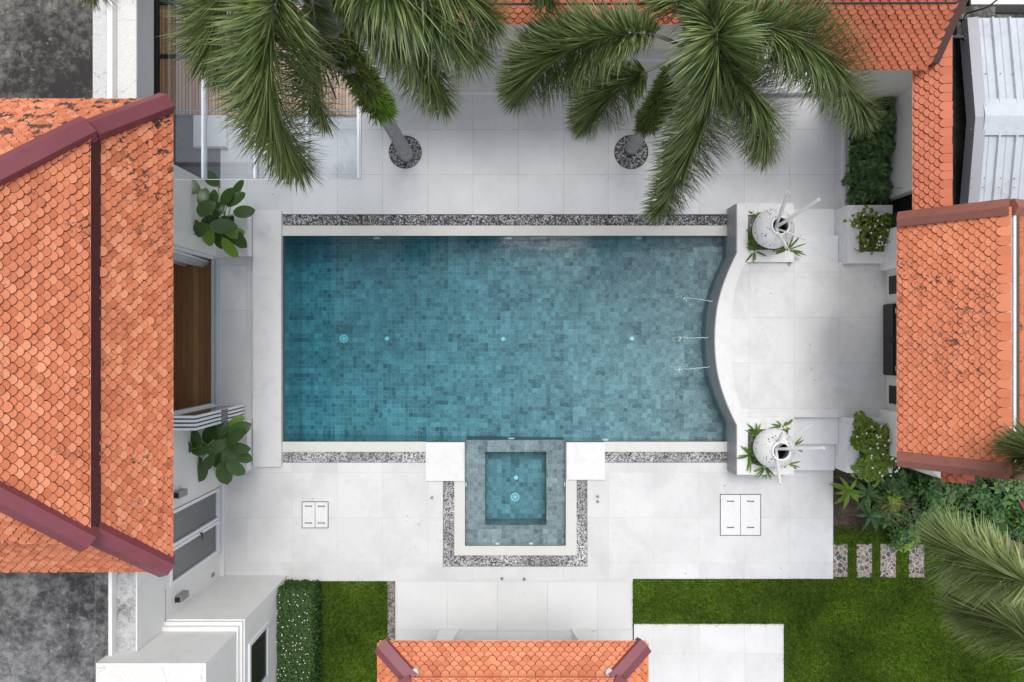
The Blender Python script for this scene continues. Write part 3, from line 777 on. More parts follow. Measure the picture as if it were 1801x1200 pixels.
# steps (two flights)
for nm,ys_,lab in (('n',((368,0.0),(414.5,0.17),(461.5,0.335)),'white steps up to the terrace beside the upper vase'),('s',((827,0),(781,0.17),(734,0.335)),'white steps up to the terrace beside the lower vase')):
    t=thing('steps',V((P(1435,0,.2).x,P(0,(ys_[0][0]+ys_[2][0])/2,.2).y,0)),lab,'steps','two flights of white steps')
    xa=P(1396,0,ZW).x+.002; xb=G(1461,0).x
    rows=[P(0,ys_[0][0],0.17).y,P(0,ys_[1][0],0.335).y,(yt0 if nm=='n' else yt1)]
    for k,z in enumerate((0.17,0.335)):
        mb=MB(); mb.box((xa,rows[k],0.001),(xb,rows[k+1]-(0 if True else 0),z)); mb.build('step',M['pave_t'] if False else M['cool_stone'],t)
    s_=(1 if nm=='n' else -1)
# raised planters beside the steps
def rplanter(y0,y1,hx0,hy0,hx1,hy1,lab,z=0.70):
    xa=G(1461.5,0).x; xb=G(1537,0).x
    a=P(0,y0,z).y; b=P(0,y1,z).y; h0=P(hx0,hy0,z); h1=P(hx1,hy1,z)
    t=thing('raised_planter',V(((xa+xb)/2,(a+b)/2,0)),lab,'planter','white masonry planters beside the steps')
    mb=MB(); mb.ring((xa,a,xb,b),(h0.x,h0.y,h1.x,h1.y),-0.08,z); mb.build('box',M['planter_white'],t)
    mb=MB(); mb.box((h0.x+.002,h0.y-.002,0.1),(h1.x-.002,h1.y+.002,z-.06)); mb.build('soil',M['soil'],t)
rplanter(361,463,1511,379,1568,443,'upper white planter holding the airy flowering bush')
rplanter(735,832,1511,750,1566,815,'lower white planter holding the dense flowering bush')

# --- vases and canes
def vase(bx,by,lab,mx,my):
    c=P(bx,by,0.98); c.z=ZW-.05
    t=thing('vase',c,lab,'vase','speckled white vases')
    prof=[(0.001,0.0),(.17,0.0),(.27,.10),(.36,.25),(.395,.40),(.375,.53),(.30,.66),(.22,.74),(.185,.775),(.185,.80),(.16,.805),(.15,.79),(.155,.74),(.24,.62),(.32,.45),(.25,.12),(.001,.06)]
    mb=MB(); mb.lathe(c,prof,40); mb.build('body',M['vase'],t,True)
    mb=MB(); mb.lathe(c+V((0,0,0)),[(.001,.30),(.30,.30)],24); mb.build('dark_inside',M['black'],t)
    return V((c.x,c.y,c.z+.80))
mN=vase(1361,402,'speckled white round vase on the upper plinth',1370,396)
mS=vase(1362.5,789,'speckled white round vase on the lower plinth',1372,792)
def cane(m, tip, z, lab, r=.033, opp=.06, bend=None):
    e_=P(tip[0],tip[1],z); d=(e_-m); dn=V((d.x,d.y,0)).normalized()
    st=m-dn*opp; st.z=m.z-.42
    edge=m+dn*.075; 
    mb=MB(); n=14
    pts=[st,st.lerp(e_,.5)+V((0,0,.02)),e_]
    dd=(e_-st).normalized()
    mb.tube(pts,[r,r,r*.97],n,cap=False); 
    # open end: wall thickness and dark bore
    k=len(mb.v)-n
    rr=dd.orthogonal().normalized(); 
    ringo=[V(q) for q in mb.v[-n:]]
    c=e_
    ringi=[c+(q-c)*.62 for q in ringo]; ringd=[q-dd*.06 for q in ringi]
    o=len(mb.v); mb.v.extend([tuple(q) for q in ringi+ringd]); 
    for i in range(n):
        j=(i+1)%n
        mb.f.append([k+i,k+j,o+j,o+i]); mb.m.append(0)
        mb.f.append([o+i,o+j,o+n+j,o+n+i]); mb.m.append(0)
    mb.f.append([o+n+i for i in range(n)]); mb.m.append(1)
    tag(mb.build('cane',[M['cane'],M['black']],None,False),lab,'cane','hollow white canes standing in the vases')
cane(mN,(1386,338),2.0,'hollow white cane leaning to the top of the photo from the upper vase')
cane(mN,(1440,351),2.1,'longest white cane of the upper vase, leaning up and to the right')
cane(mN,(1417,422),1.75,'thin white cane of the upper vase, leaning to the right over the steps',.02)
cane(mN,(1383,435),1.85,'white cane of the upper vase, leaning down past its rim',.03)
cane(mS,(1426,747),1.75,'thin white cane of the lower vase, leaning up and to the right',.02)
cane(mS,(1449,788),2.05,'long white cane of the lower vase, pointing straight to the right',.03)
cane(mS,(1372,853),1.95,'white cane of the lower vase, pointing down over the patio')
cane(mS,(1375,762),1.6,'short pale cane of the lower vase, leaning to the top of the photo')

# --- water jets from the curved wall
for y0,xe,ye,lab in ((531,1207,524,'upper thin water jet from the curved wall, with its splash'),(594,1200,595,'middle thin water jet from the curved wall, with its splash'),(645,1199,650,'lower thin water jet from the curved wall, with its splash')):
    st=min(EAST,key=lambda p:abs(p.y-P(0,y0,.25).y)); st=V((st.x-.005,P(0,y0,.25).y,0.25)); en=P(xe,ye,-0.045)
    t=thing('water_jet',V((en.x,en.y,-.045)),lab,'water jet','water jets from the curved wall')
    mb=MB(); pts=[]
    for k in range(15):
        u=k/14; p=st.lerp(en,u); p.z=0.25*(1-u*u)-0.045*u*u; p.y+=math.sin(k*2.1)*.008; p.x+=random.uniform(-.008,.008); pts.append(p)
    mb.tube(pts,[.0045+.003*abs(math.sin(k*1.7)) for k in range(15)],6); mb.build('stream',M['foam'],t,True)
    mb=MB()
    for _ in range(40):
        a=random.uniform(0,6.28); q=random.gauss(0,.07); c=en+V((math.cos(a)*q*1.5-.04,math.sin(a)*q*.9,random.uniform(0,.02))); s_=random.uniform(.004,.012)
        mb.add([c+v*s_ for v in ICO[0]],ICO[1])
    tag(mb.build('splash',M['foam'],t,True),kind='stuff')
    mb=MB(); mb.tube([st+V((.03,0,0)),st+V((-.02,0,0))],.02,10); mb.build('nozzle',M['steel'],t)
# ================================================================== roofs and buildings
def pip(x,y,poly):
    ins=False; n=len(poly)
    for i in range(n):
        x0,y0=poly[i]; x1,y1=poly[(i+1)%n]
        if (y0>y)!=(y1>y) and x<(x1-x0)*(y-y0)/(y1-y0)+x0: ins=not ins
    return ins
def tiled(poly, eave_a, eave_b, up, name, mat, parent, w_=.140, e_=.070, bed=True, thick=.05, seed=1, missing=0.0):
    """fish-scale tiles over the planar polygon; eave from a to b, 'up' a point up the slope. One mesh."""
    rnd=random.Random(seed)
    O=V(eave_a); u=(V(eave_b)-O).normalized(); n=u.cross(V(up)-O).normalized()
    if n.z<0: n=-n
    v=n.cross(u).normalized()
    if v.z<0: v=-v
    pl=[((V(p)-O).dot(u),(V(p)-O).dot(v)) for p in poly]
    x0=min(p[0] for p in pl); x1=max(p[0] for p in pl); y0=min(p[1] for p in pl); y1=max(p[1] for p in pl)
    mb=MB(); arc=[(math.sin(a)*.5,-math.cos(a)) for a in [math.pi*(k/6-.5) for k in range(7)]]
    r0=int(y0/e_)-1
    for r_ in range(r0,int(y1/e_)+2):
        for c_ in range(int(x0/w_)-1,int(x1/w_)+2):
            cx=(c_+(.5 if r_%2 else 0))*w_; cy=r_*e_
            if not pip(cx,cy+e_*.5,pl): continue
            jx=rnd.gauss(0,.002); jy=rnd.gauss(0,.003); jz=abs(rnd.gauss(0,.005)); rot=rnd.gauss(0,.03)
            if rnd.random()<missing: jz+=.01; rot+=rnd.gauss(0,.12); jy-=rnd.uniform(0,.03)
            W=w_*.985; L=.074; T=e_*2.6
            pts=[(a*W, L+b*L) for a,b in arc]+[(.5*W,T),(-.5*W,T)]
            vs=[]
            for k,(a,b) in enumerate(pts):
                aa=a*math.cos(rot)-b*math.sin(rot); bb=a*math.sin(rot)+b*math.cos(rot)
                hgt=.056+jz-.046*(bb/T)
                vs.append(O+u*(cx+aa+jx)+v*(cy+bb+jy)+n*hgt)
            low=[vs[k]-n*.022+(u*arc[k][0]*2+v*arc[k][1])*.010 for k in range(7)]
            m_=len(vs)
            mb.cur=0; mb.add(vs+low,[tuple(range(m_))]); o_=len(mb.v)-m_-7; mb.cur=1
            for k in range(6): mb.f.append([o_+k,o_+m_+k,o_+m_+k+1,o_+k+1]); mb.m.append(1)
            mb.cur=0
    # straight course along the eave
    if abs(y0)<.01:
        k=int((x1-x0)/w_)
        for i in range(k):
            a_=x0+i*(x1-x0)/k; b_=x0+(i+1)*(x1-x0)/k-.003
            q=[O+u*a_-v*.022+n*.045,O+u*b_-v*.022+n*.045,O+u*b_+v*.09+n*.012,O+u*a_+v*.09+n*.012]
            mb.add(q,[(0,1,2,3)]); 
    o=mb.build(name,[mat,M['edge_grime_shade']],parent)
    if bed:
        mb=MB(); q=[V(p) for p in poly]; lo=[p-n*thick for p in q]; k=len(q)
        mb.add(q+lo,[tuple(range(k)),tuple(range(2*k-1,k-1,-1))]+[(i,(i+1)%k,k+(i+1)%k,k+i) for i in range(k)])
        mb.build('roof_boarding',M['tile_bed'],parent)
    return o
def cap(a,b,name,mat,parent,wd=.34,h=.13,drop=.10,sidev=None):
    """angular ridge cover along a-b"""
    a=V(a); b=V(b); d=(b-a).normalized(); s_=(sidev or d.cross(V((0,0,1)))).normalized(); up=s_.cross(d).normalized()
    if up.z<0: up=-up
    sec=[(-wd/2,-drop),(wd/2,-drop),(wd/2,h*.35),(wd*.04,h),(-wd/2,h*.35)]
    vs=[p+s_*x+up*z for p in (a,b) for x,z in sec]
    fs=[(4,3,2,1,0),(5,6,7,8,9)]+[(i,(i+1)%5,5+(i+1)%5,5+i) for i in range(5)]
    mb=MB(); mb.add(vs,fs); return mb.build(name,mat,parent)

# ---- west house
ze=4.33
house=thing('tiled_house',G(388,600),'white house on the left with a two tier orange hipped roof and maroon ridges','house')
XW=G(388,0).x; XI=G(372,0).x
def hb(name,px0,py0,px1,py1,z0,z1,mat): mb=MB(); mb.gbox(px0,py0,px1,py1,z0,z1); return mb.build(name,M[mat],house)
mb=MB()
mb.gbox(372,332,388,454,-.08,4.2); mb.gbox(372,454,388,712,2.3,4.2); mb.gbox(372,712,388,855,-.08,4.2)
mb.gbox(372,855,388,880,2.15,4.2); mb.gbox(372,880,388,968,2.15,2.29); mb.gbox(372,855,388,968,-.08,.08); mb.gbox(372,968,388,1025,-.08,2.25)
mb.gbox(-60,332,372,346,-.08,4.2)
mb.build('wall',M['white_wall'],house)
mb=MB(); mb.gbox(388,430,391.5,454,-.001,4.2); mb.build('door_pilaster',M['white_wall'],house)
mb=MB(); mb.gbox(388,712,391.5,736,-.001,4.2); mb.build('door_pilaster',M['white_wall'],house)
mb=MB(); mb.gbox(388,820,396,1012,0.001,.05); mb.build('plinth_edge',M['white_stone'],house)
hb('interior_floor',150,346,371.5,1010,-.2,0.02,'wood_floor')
hb('interior_wall',140,346,150,1010,-.2,4.1,'cream_wall')
mb=MB(); mb.gbox(374,452,379,714,0.021,.05); mb.gbox(381,452,384,714,0.021,.05); mb.gbox(372,452,388,714,0,0.02)
mb.build('door_track',M['alu_grey'],house)
mb=MB(); mb.gbox(372,454,380,457,.05,2.28); mb.build('door_frame',M['alu'],house)
mb=MB(); mb.gbox(372,709,380,712,.05,2.28); mb.build('door_frame',M['alu'],house)
# folded door leaves standing out from the wall
for k in range(4):
    y0=711+k*6.0
    t_=MB(); xa,xb=384,432
    t_.gbox(xa,y0,xa+5,y0+3.6,.03,2.26); t_.gbox(xb-5,y0,xb,y0+3.6,.03,2.26)
    t_.gbox(xa+5,y0,xb-5,y0+3.6,2.19,2.26); t_.gbox(xa+5,y0,xb-5,y0+3.6,.03,.13)
    f=t_.build('door_leaf',M['alu'],house)
    p_=MB(); p_.gbox(xa+5,y0+1.4,xb-5,y0+2.2,.13,2.19); p_.build('pane',M['pane'],f)
    h_=MB(); h_.gbox(xb-3.4,y0+3.7,xb-1.8,y0+5.2,.95,1.25); h_.gbox(xb,y0+.6,xb+.6,y0+3,.9,1.2); h_.gbox(xb-3.2,y0+3.7,xb-2,y0+5.4,2.0,2.06); h_.build('handle',M['black'],f)
# tall windows
for y0,y1,hd in ((856,911.5,0),(912.5,968,1)):
    mb=MB(); x0,x1=383,390
    mb.gbox(x0,y0,x1,y0+5,.1,2.14); mb.gbox(x0,y1-5,x1,y1,.1,2.14); mb.gbox(x0,y0+5,x1,y1-5,.1,.17); mb.gbox(x0,y0+5,x1,y1-5,2.07,2.14)
    f=mb.build('window',M['alu'],house)
    mb=MB(); mb.gbox(385,y0+5,386,y1-5,.17,2.07); mb.build('pane',M['pane'],f)
    if hd:
        mb=MB(); mb.gbox(390,y0+1.5,393,y0+3.5,.95,1.0); mb.gbox(392,y0+1.5,393.2,y0+12,.95,.98); mb.build('handle',M['black'],f)
mb=MB(); mb.gbox(388,853,393,971,.045,.085); mb.build('window_sill',M['alu_grey'],house)
mb=MB(); mb.gbox(388,997,389.6,1003,.32,.44); mb.build('wall_socket',M['lampgrey'],house)
def walllamp(px,py,z,lab):
    # grey box lamp on the wall
    y=P(0,py,z).y; mb=MB(); mb.box((XW+.002,y-.06,z-.16),(XW+.11,y+.06,z+.16)); tag(mb.build('wall_light',M['lampgrey'],house),lab)
    mb=MB(); mb.box((XW+.01,y-.045,z+.161),(XW+.10,y+.045,z+.165)); mb.build('lamp_lens',M['black'],house)
walllamp(315,868,1.85,'grey box wall light above the tall windows, nearer the folded doors'); walllamp(316,1049,1.80,'grey box wall light at the corner of the wing')
# roof, lower tier then upper tier
cNE=P(299,180,ze); cSE=P(301,1000,ze); cNE.x=cSE.x=(cNE.x+cSE.x)/2
z2=5.16; iNE=P(165,230,z2); iSE=P(168,936,z2); iNE.x=iSE.x=(iNE.x+iSE.x)/2
far=-15.5
# outer corners and their western counterparts
def mirror_w(p,xc): return V((2*xc-p.x,p.y,p.z))
xc=-9.1
cNW,cSW,iNW,iSW=[mirror_w(p,xc) for p in (cNE,cSE,iNE,iSE)]
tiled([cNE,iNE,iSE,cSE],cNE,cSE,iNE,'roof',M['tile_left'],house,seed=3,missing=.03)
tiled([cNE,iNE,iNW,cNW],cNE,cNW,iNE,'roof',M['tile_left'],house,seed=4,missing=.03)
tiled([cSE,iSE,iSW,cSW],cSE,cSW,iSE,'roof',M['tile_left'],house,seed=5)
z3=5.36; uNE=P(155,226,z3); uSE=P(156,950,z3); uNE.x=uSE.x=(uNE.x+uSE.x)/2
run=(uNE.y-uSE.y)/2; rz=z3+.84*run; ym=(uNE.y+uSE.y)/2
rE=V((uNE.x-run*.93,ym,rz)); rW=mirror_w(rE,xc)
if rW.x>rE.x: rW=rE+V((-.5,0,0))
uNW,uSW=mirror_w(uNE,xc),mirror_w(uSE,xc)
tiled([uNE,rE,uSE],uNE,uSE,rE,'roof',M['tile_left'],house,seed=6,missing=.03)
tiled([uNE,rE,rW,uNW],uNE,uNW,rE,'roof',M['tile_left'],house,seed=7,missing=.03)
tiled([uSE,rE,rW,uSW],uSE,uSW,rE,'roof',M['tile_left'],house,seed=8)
# fascia under the upper tier
mb=MB()
mb.box((uNE.x-.05,uSE.y,5.12),(uNE.x+.035,uNE.y,5.385)); mb.build('fascia',M['maroon_dark'],house)
mb=MB(); mb.box((iNE.x-.02,iSE.y,5.10),(iNE.x+.015,iNE.y,5.245)); mb.build('roof_flashing',M['maroon_dark'],house)
mb=MB(); mb.box((-13,uNE.y-.07,5.16),(uNE.x-.08,uNE.y-.01,5.33)); mb.build('fascia',M['maroon_dark'],house)
mb=MB(); mb.box((-13,uSE.y+.01,5.16),(uNE.x-.08,uSE.y+.07,5.33)); mb.build('fascia',M['maroon_dark'],house)
def ext(a,b,k0,k1): d=(b-a); return a-d.normalized()*k0, b+d.normalized()*k1
for (a,b,k0,k1) in ((cNE,iNE,-.03,.02),(cSE,iSE,-.03,.02),(uNE,rE,.04,0),(uSE,rE,.04,0)):
    p,q=ext(a,b,k0,k1); cap(p+V((0,0,.05)),q+V((0,0,.05)),'ridge_cap',M['maroon'],house,wd=.29,h=.13,drop=.16)
mb=MB(); mb.prism([V((cNE.x-.08,cNE.y-.08,0)),V((-13,cNE.y-.08,0)),V((-13,cSE.y+.08,0)),V((cSE.x-.08,cSE.y+.08,0))],4.22,4.27); mb.build('soffit',M['white_wall'],house)
# south wing of the house, lower flat roofs
mb=MB(); mb.gbox(388,1012,505,1400,-.08,2.27) ; mb.build('wing',M['white_wall'],house)
mb=MB(); mb.gbox(385,1014,503,1400,2.27,2.33); mb.gbox(383,1019,499.5,1400,2.33,2.40); mb.build('cornice',M['white_wall'],house)
mb=MB(); mb.gbox(352,1025,497,1400,2.40,3.6); mb.build('roof_room',M['white_wall'],house)
mb=MB(); mb.gbox(353,1027.5,493,1399,3.6,3.606); mb.build('roof_top',M['pale_concrete'],house)
mb=MB(); mb.gbox(-300,965,388,1024,2.7,3.2) if False else mb.gbox(-300,860,388,1024.5,2.30,3.2); mb.gbox(-300,1024.5,351.5,1400,2.30,3.2); mb.build('flat_roof_body',M['white_wall'],house)
mb=MB(); mb.gbox(-300,862,337,1400,3.2,3.21); mb.build('flat_roof',M['stained_s'],house)
mb=MB(); mb.gbox(337,862,360,1400,3.2,3.33); mb.build('flat_roof_kerb',M['white_wall'],house)
mb=MB(); mb.gbox(337.3,863,355,1399,3.33,3.334); mb.build('kerb_top',M['stained_s'],house)
mb=MB(); mb.gbox(360.3,863,386,1024,3.2,3.205);  mb.build('ledge_top',M['stained_mix'],house)
# side window in the wing, facing the hedge
xw_=G(505,0).x; y0=-5.45; y1=-7.9
mb=MB(); mb.box((xw_-.02,y0,1.15),(xw_+.03,y0-.07,2.12)); mb.box((xw_-.02,y0-.07,1.15),(xw_+.03,y1,1.22)); mb.box((xw_-.02,y0-.07,2.05),(xw_+.03,y1,2.12)); mb.box((xw_-.02,y0-1.0,1.22),(xw_+.035,y0-1.07,2.05)); mb.box((xw_-.02,y1-.07,1.15),(xw_+.03,y1,2.12))
f=mb.build('window',M['alu'],house)
mb=MB(); mb.box((xw_-.01,y0-.07,1.22),(xw_+.008,y0-1.0,2.05)); mb.box((xw_-.01,y0-1.07,1.22),(xw_+.008,y1,2.05)); mb.build('pane',M['black'],f)
# north annexe with its stained flat roof
ann=thing('flat_roof_annexe',G(200,150),'annexe at the top left with a black stained concrete roof and grey edge','building')
mb=MB(); mb.gbox(-300,-250,388,331,2.68,3.2); mb.build('roof_slab',M['grey_wall'],ann)
mb=MB(); mb.gbox(-300,-250,334,331,3.2,3.21); mb.build('roof_top',M['stained'],ann)
mb=MB(); mb.gbox(334,-250,360.5,331,3.2,3.33); mb.build('roof_kerb',M['white_wall'],ann)
mb=MB(); mb.gbox(334.3,-249,353,330,3.33,3.335); mb.build('kerb_top',M['stained_light'],ann)
mb=MB(); mb.gbox(361,-249,387,330,3.2,3.206); mb.build('ledge_top',M['pale_concrete'],ann)
mb=MB(); mb.gbox(255,-250,266,331,-.08,2.68); mb.gbox(376,-40,388,-28,0,2.68); mb.build('wall',M['grey_wall'],ann)
# wooden deck under the canopy
mb=MB(); mb.gbox(285,13,628,99,-.2,.08); mb.gbox(285,106,628,196,-.2,.08); struct('wooden_deck',mb,M['wood_deck'])
mb=MB(); mb.gbox(266,-250,284.5,203,-.2,.10); mb.gbox(284.5,-250,632,12.5,-.2,.1); mb.gbox(284.5,99.3,632,105.7,-.2,.10); mb.gbox(628.3,12.5,632,99.3,-.2,.095)
struct('deck_border',mb,M['dark_metal'])
mb=MB(); mb.gbox(284.5,196.3,632,199,-.2,.09); struct('deck_rail',mb,M['grey_wall'])
mb=MB(); mb.gbox(284.5,199.3,632,204,-.2,.085); struct('deck_edge',mb,M['wood_deck'])
mb=MB(); mb.gbox(345,206,402,262,-.005,.12); mb.gbox(346,207,401,261,.12,.14)
one('stone_slab',mb,M['cool_stone'],'added pale square slab standing in for a bright reflection in the glass canopy','stone slab')  # added slab, its pale top stands in for sky reflected in the glass
# glass canopy
zc=2.5
can=thing('glass_canopy',P(495,205,0),'clear glass canopy on white bars above the corner of the wooden deck','canopy')
ca=P(0,-30,zc).y; cb_=P(0,317,zc).y
xs=[P(x,0,zc).x for x in (300,360,451,542,632)]
for i in range(4):
    mb=MB(); mb.box((xs[i]+(.02 if i else 0),ca,zc+.05),(xs[i+1]-.02,cb_,zc+.062)); mb.build('glass_panel',M['glass'],can)
for i,x in enumerate(xs[1:]):
    mb=MB(); wv=.035; mb.box((x-wv,P(0,95 if i==0 else 100,zc).y,zc-.03),(x+wv,cb_+.01,zc+.045)); mb.box((x-.018,P(0,95,zc).y,zc+.045),(x+.018,cb_+.01,zc+.085)); mb.build('beam',M['alu'],can)
mb=MB(); mb.box((xs[0],cb_-.008,zc+.045),(xs[-1]+.02,cb_,zc+.068)); mb.build('edge_strip',M['alu'],can)
for x,y in ((xs[-1],P(0,140,zc).y),):
    mb=MB(); mb.box((x-.03,y-.03,0.1),(x+.03,y+.03,zc-.03)); mb.build('post',M['alu'],can)
# curtain at the door
mb=MB(); base=G(370,463); nrows=9
pts=[]
for k in range(33):
    u=k/32; a=base+V((-u*.62,.05*u,0)); pts.append((a.x,a.y+.085*math.sin(k*2.2)+.03*math.sin(k*.7)))
vs=[(x,y,.06) for x,y in pts]+[(x*1.0,y+.03,1.1) for x,y in pts]+[(x-.02,y+.05,2.22) for x,y in pts]
m_=33; fs=[(r_*m_+k,r_*m_+k+1,(r_+1)*m_+k+1,(r_+1)*m_+k) for r_ in range(2) for k in range(m_-1)]
mb.add(vs,fs); cur=one('curtain',mb,M['curtain'],'gathered pale curtain at the top end of the open doorway','curtain',smooth=True)
sol=cur.modifiers.new('thick','SOLIDIFY'); sol.thickness=.012

# ---- bottom pavilion
pav=thing('garden_pavilion',G(900,1200),'orange tiled pavilion with maroon ridges at the bottom edge of the photo','pavilion')
zp=3.0
a=P(668,1130,zp); b=P(1136,1130,zp); a.y=b.y=P(0,1129,zp).y
zr=3.24; c=P(722,1190,zr); d=P(1082,1190,zr)
c.y=d.y=(c.y+d.y)/2
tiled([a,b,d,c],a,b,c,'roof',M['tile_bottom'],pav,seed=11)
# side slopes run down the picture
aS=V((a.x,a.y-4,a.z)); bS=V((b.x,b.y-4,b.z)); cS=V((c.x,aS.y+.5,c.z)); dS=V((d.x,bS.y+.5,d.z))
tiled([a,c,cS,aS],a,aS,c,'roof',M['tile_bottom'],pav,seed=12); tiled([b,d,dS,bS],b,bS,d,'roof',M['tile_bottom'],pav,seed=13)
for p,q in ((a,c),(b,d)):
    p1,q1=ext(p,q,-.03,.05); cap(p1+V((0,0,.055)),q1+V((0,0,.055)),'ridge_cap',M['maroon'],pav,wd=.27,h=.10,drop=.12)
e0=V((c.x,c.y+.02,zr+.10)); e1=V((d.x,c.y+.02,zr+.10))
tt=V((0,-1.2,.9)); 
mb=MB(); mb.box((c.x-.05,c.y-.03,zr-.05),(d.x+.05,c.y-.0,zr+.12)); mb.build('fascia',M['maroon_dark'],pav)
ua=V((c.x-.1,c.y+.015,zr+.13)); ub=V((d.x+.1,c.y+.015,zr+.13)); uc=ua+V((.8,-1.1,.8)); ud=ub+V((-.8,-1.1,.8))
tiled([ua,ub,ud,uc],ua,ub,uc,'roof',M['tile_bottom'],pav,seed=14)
for p,q in ((ua,uc),(ub,ud)): cap(p,q,'ridge_cap',M['maroon'],pav,wd=.26,h=.12)
for px,py in ((730,1184),(1072,1184)):
    q=P(px,py,zr+.08); mb=MB(); r0_=[(-.05,-.10),(.04,-.11),(.10,-.02),(.07,.08),(-.01,.12),(-.09,.06),(-.11,-.02)]
    mb.prism([(q.x+x*.55,q.y+y*.6) for x,y in r0_],q.z-.07,q.z-.02); mb.build('mortar_patch',M['stained_light'],pav)
for x0,x1 in ((772,808),(1004,1040)):
    lo=[G(x0,1106),G(x1,1106),G(x1,1140),G(x0,1140)]
    s_=-.09 if x0<900 else .09
    hi=[G(x0+(0 if x0<900 else 12),1106),G(x1-(12 if x0<900 else 0),1106),G(x1-(12 if x0<900 else 0),1140),G(x0+(0 if x0<900 else 12),1140)]
    mb=MB(); vs=[(p.x,p.y,-.03) for p in lo]+[(p.x,p.y,.75) for p in hi]+[(p.x,p.y,3.05) for p in hi]
    mb.add(vs,[(0,1,2,3)]+[(i+4*k,(i+1)%4+4*k,(i+1)%4+4+4*k,i+4+4*k) for k in range(2) for i in range(4)]+[(11,10,9,8)])
    mb.build('pillar',M['white_wall'],pav)
mb=MB(); mb.box((a.x+.1,aS.y,zp-.10),(b.x-.1,a.y-.08,zp-.05)); mb.build('ceiling',M['white_wall'],pav)
mb=MB(); mb.gbox(712,1180,1090,1400,-.08,2.9); mb.build('wall',M['white_wall'],pav)

# ---- north pavilion (long low roof at the top edge)
nb=thing('north_house',G(1000,0),'orange tiled house along the top edge of the photo behind the palms','house')
zn=3.4; ya=P(0,40,zn).y; xa=P(560,0,zn).x; xb=P(1470,0,zn).x
A=V((xa,ya,zn)); B=V((xb,ya,zn)); Cc=V((xb,ya+2.2,zn+1.5)); D=V((xa,ya+2.2,zn+1.5))
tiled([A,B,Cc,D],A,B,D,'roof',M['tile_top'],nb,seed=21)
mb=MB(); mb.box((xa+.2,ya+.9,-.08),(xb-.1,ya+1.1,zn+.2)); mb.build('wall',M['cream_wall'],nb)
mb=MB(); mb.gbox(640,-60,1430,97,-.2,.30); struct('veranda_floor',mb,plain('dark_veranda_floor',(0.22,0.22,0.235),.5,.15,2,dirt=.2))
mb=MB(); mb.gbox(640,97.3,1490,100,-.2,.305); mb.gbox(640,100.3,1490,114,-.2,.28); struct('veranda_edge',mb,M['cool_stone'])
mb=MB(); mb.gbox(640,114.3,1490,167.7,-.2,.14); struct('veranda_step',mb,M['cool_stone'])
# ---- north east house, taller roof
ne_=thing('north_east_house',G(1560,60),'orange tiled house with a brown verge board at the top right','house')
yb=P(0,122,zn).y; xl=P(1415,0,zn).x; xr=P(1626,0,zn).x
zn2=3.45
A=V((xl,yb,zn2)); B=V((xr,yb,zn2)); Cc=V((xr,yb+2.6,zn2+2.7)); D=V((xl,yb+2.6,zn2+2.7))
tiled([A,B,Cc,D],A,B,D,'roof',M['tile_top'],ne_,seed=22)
mb=MB(); d_=V((0,2.6,2.7)); 
for s0,s1 in ((xr,xr+.15),):
    vs=[(s0,yb+.05,zn2-.10),(s1,yb+.05,zn2-.10),(s1,yb+.05,zn2+.10),(s0,yb+.05,zn2+.10)]; vs2=[(x,y+2.6,z+2.7) for x,y,z in vs]
    mb.add(vs+vs2,[(0,1,2,3),(7,6,5,4),(0,4,5,1),(1,5,6,2),(2,6,7,3),(3,7,4,0)])
mb.build('verge_board',M['brown_dark'],ne_)
y184=G(0,184).y
mb=MB(); mb.box((G(1440,0).x,y184,-.08),(G(1557,0).x,y184+.2,2.55)); mb.build('wall',M['cream_wall'],ne_)
mb=MB(); mb.box((G(1557,0).x,G(0,352).y,-.08),(G(1557,0).x+.2,y184+.2,2.55)); mb.build('wall',M['white_wall'],ne_)
# strip of west facing tiles beside the metal roof
za=3.2; A=P(1607,62,za); B=P(1607,372,za); B.x=A.x
A.y+=.5
Cc=V((A.x+.34,B.y,za+.22)); D=V((A.x+.34,A.y,za+.22))
tiled([A,B,Cc,D],A,B,D,'roof',M['tile_top'],ne_,seed=23)
# ---- metal roofed shed
shed=thing('metal_roof_shed',G(1780,200),'neighbouring shed with a pale ribbed metal roof at the right edge','shed')
x0=P(1703,0,3.0).x; y0=P(0,32,3.0).y; y1=P(0,376,3.0).y; yr=P(0,206,3.2).y
for ya_,yb_,s_ in ((y0,yr,1),(y1,yr,-1)):
    mb=MB(); z0,z1=3.0,3.2
    # ribbed sheet: profile along x
    xs_=[]; x=x0+.12
    while x<x0+3.6: xs_+=[(x,0),(x+.10,0),(x+.11,.012),(x+.13,0),(x+.235,0),(x+.245,.045),(x+.275,.045),(x+.285,0)]; x+=.285
    top=[]; 
    for yy,zz in ((ya_,z0),(yb_,z1)): top.append([(a_,yy,zz+h_) for a_,h_ in xs_])
    n_=len(xs_); mb.add(top[0]+top[1],[(i,i+1,n_+i+1,n_+i) for i in range(n_-1)])
    mb.add([(a_,b_,c_-.02) for a_,b_,c_ in top[0]+top[1]],[(i,n_+i,n_+i+1,i+1) for i in range(n_-1)])
    mb.build('roof_sheet',M['sheet'],shed)
mb=MB(); vs=[(x0+.10,yr+.30,3.2),(x0+.10,yr,3.265),(x0+.10,yr-.30,3.2)]; vs2=[(x+3.6,y,z) for x,y,z in vs]
mb.add(vs+vs2,[(0,3,4,1),(1,4,5,2),(0,1,2),(5,4,3),(0,2,5,3)]); mb.build('ridge_flashing',M['sheet'],shed)
for ya_ in (y0,y1):
    mb=MB(); vs=[(x0-.02,ya_,2.78),(x0+.13,ya_,2.78),(x0+.13,ya_,3.05),(x0-.02,ya_,3.0)]; vs2=[(x,yr,z+.2) for x,_,z in vs]
    mb.add(vs+vs2,[(0,1,2,3),(7,6,5,4),(0,4,5,1),(1,5,6,2),(2,6,7,3),(3,7,4,0)]); mb.build('verge_flashing',M['sheet_edge'],shed)
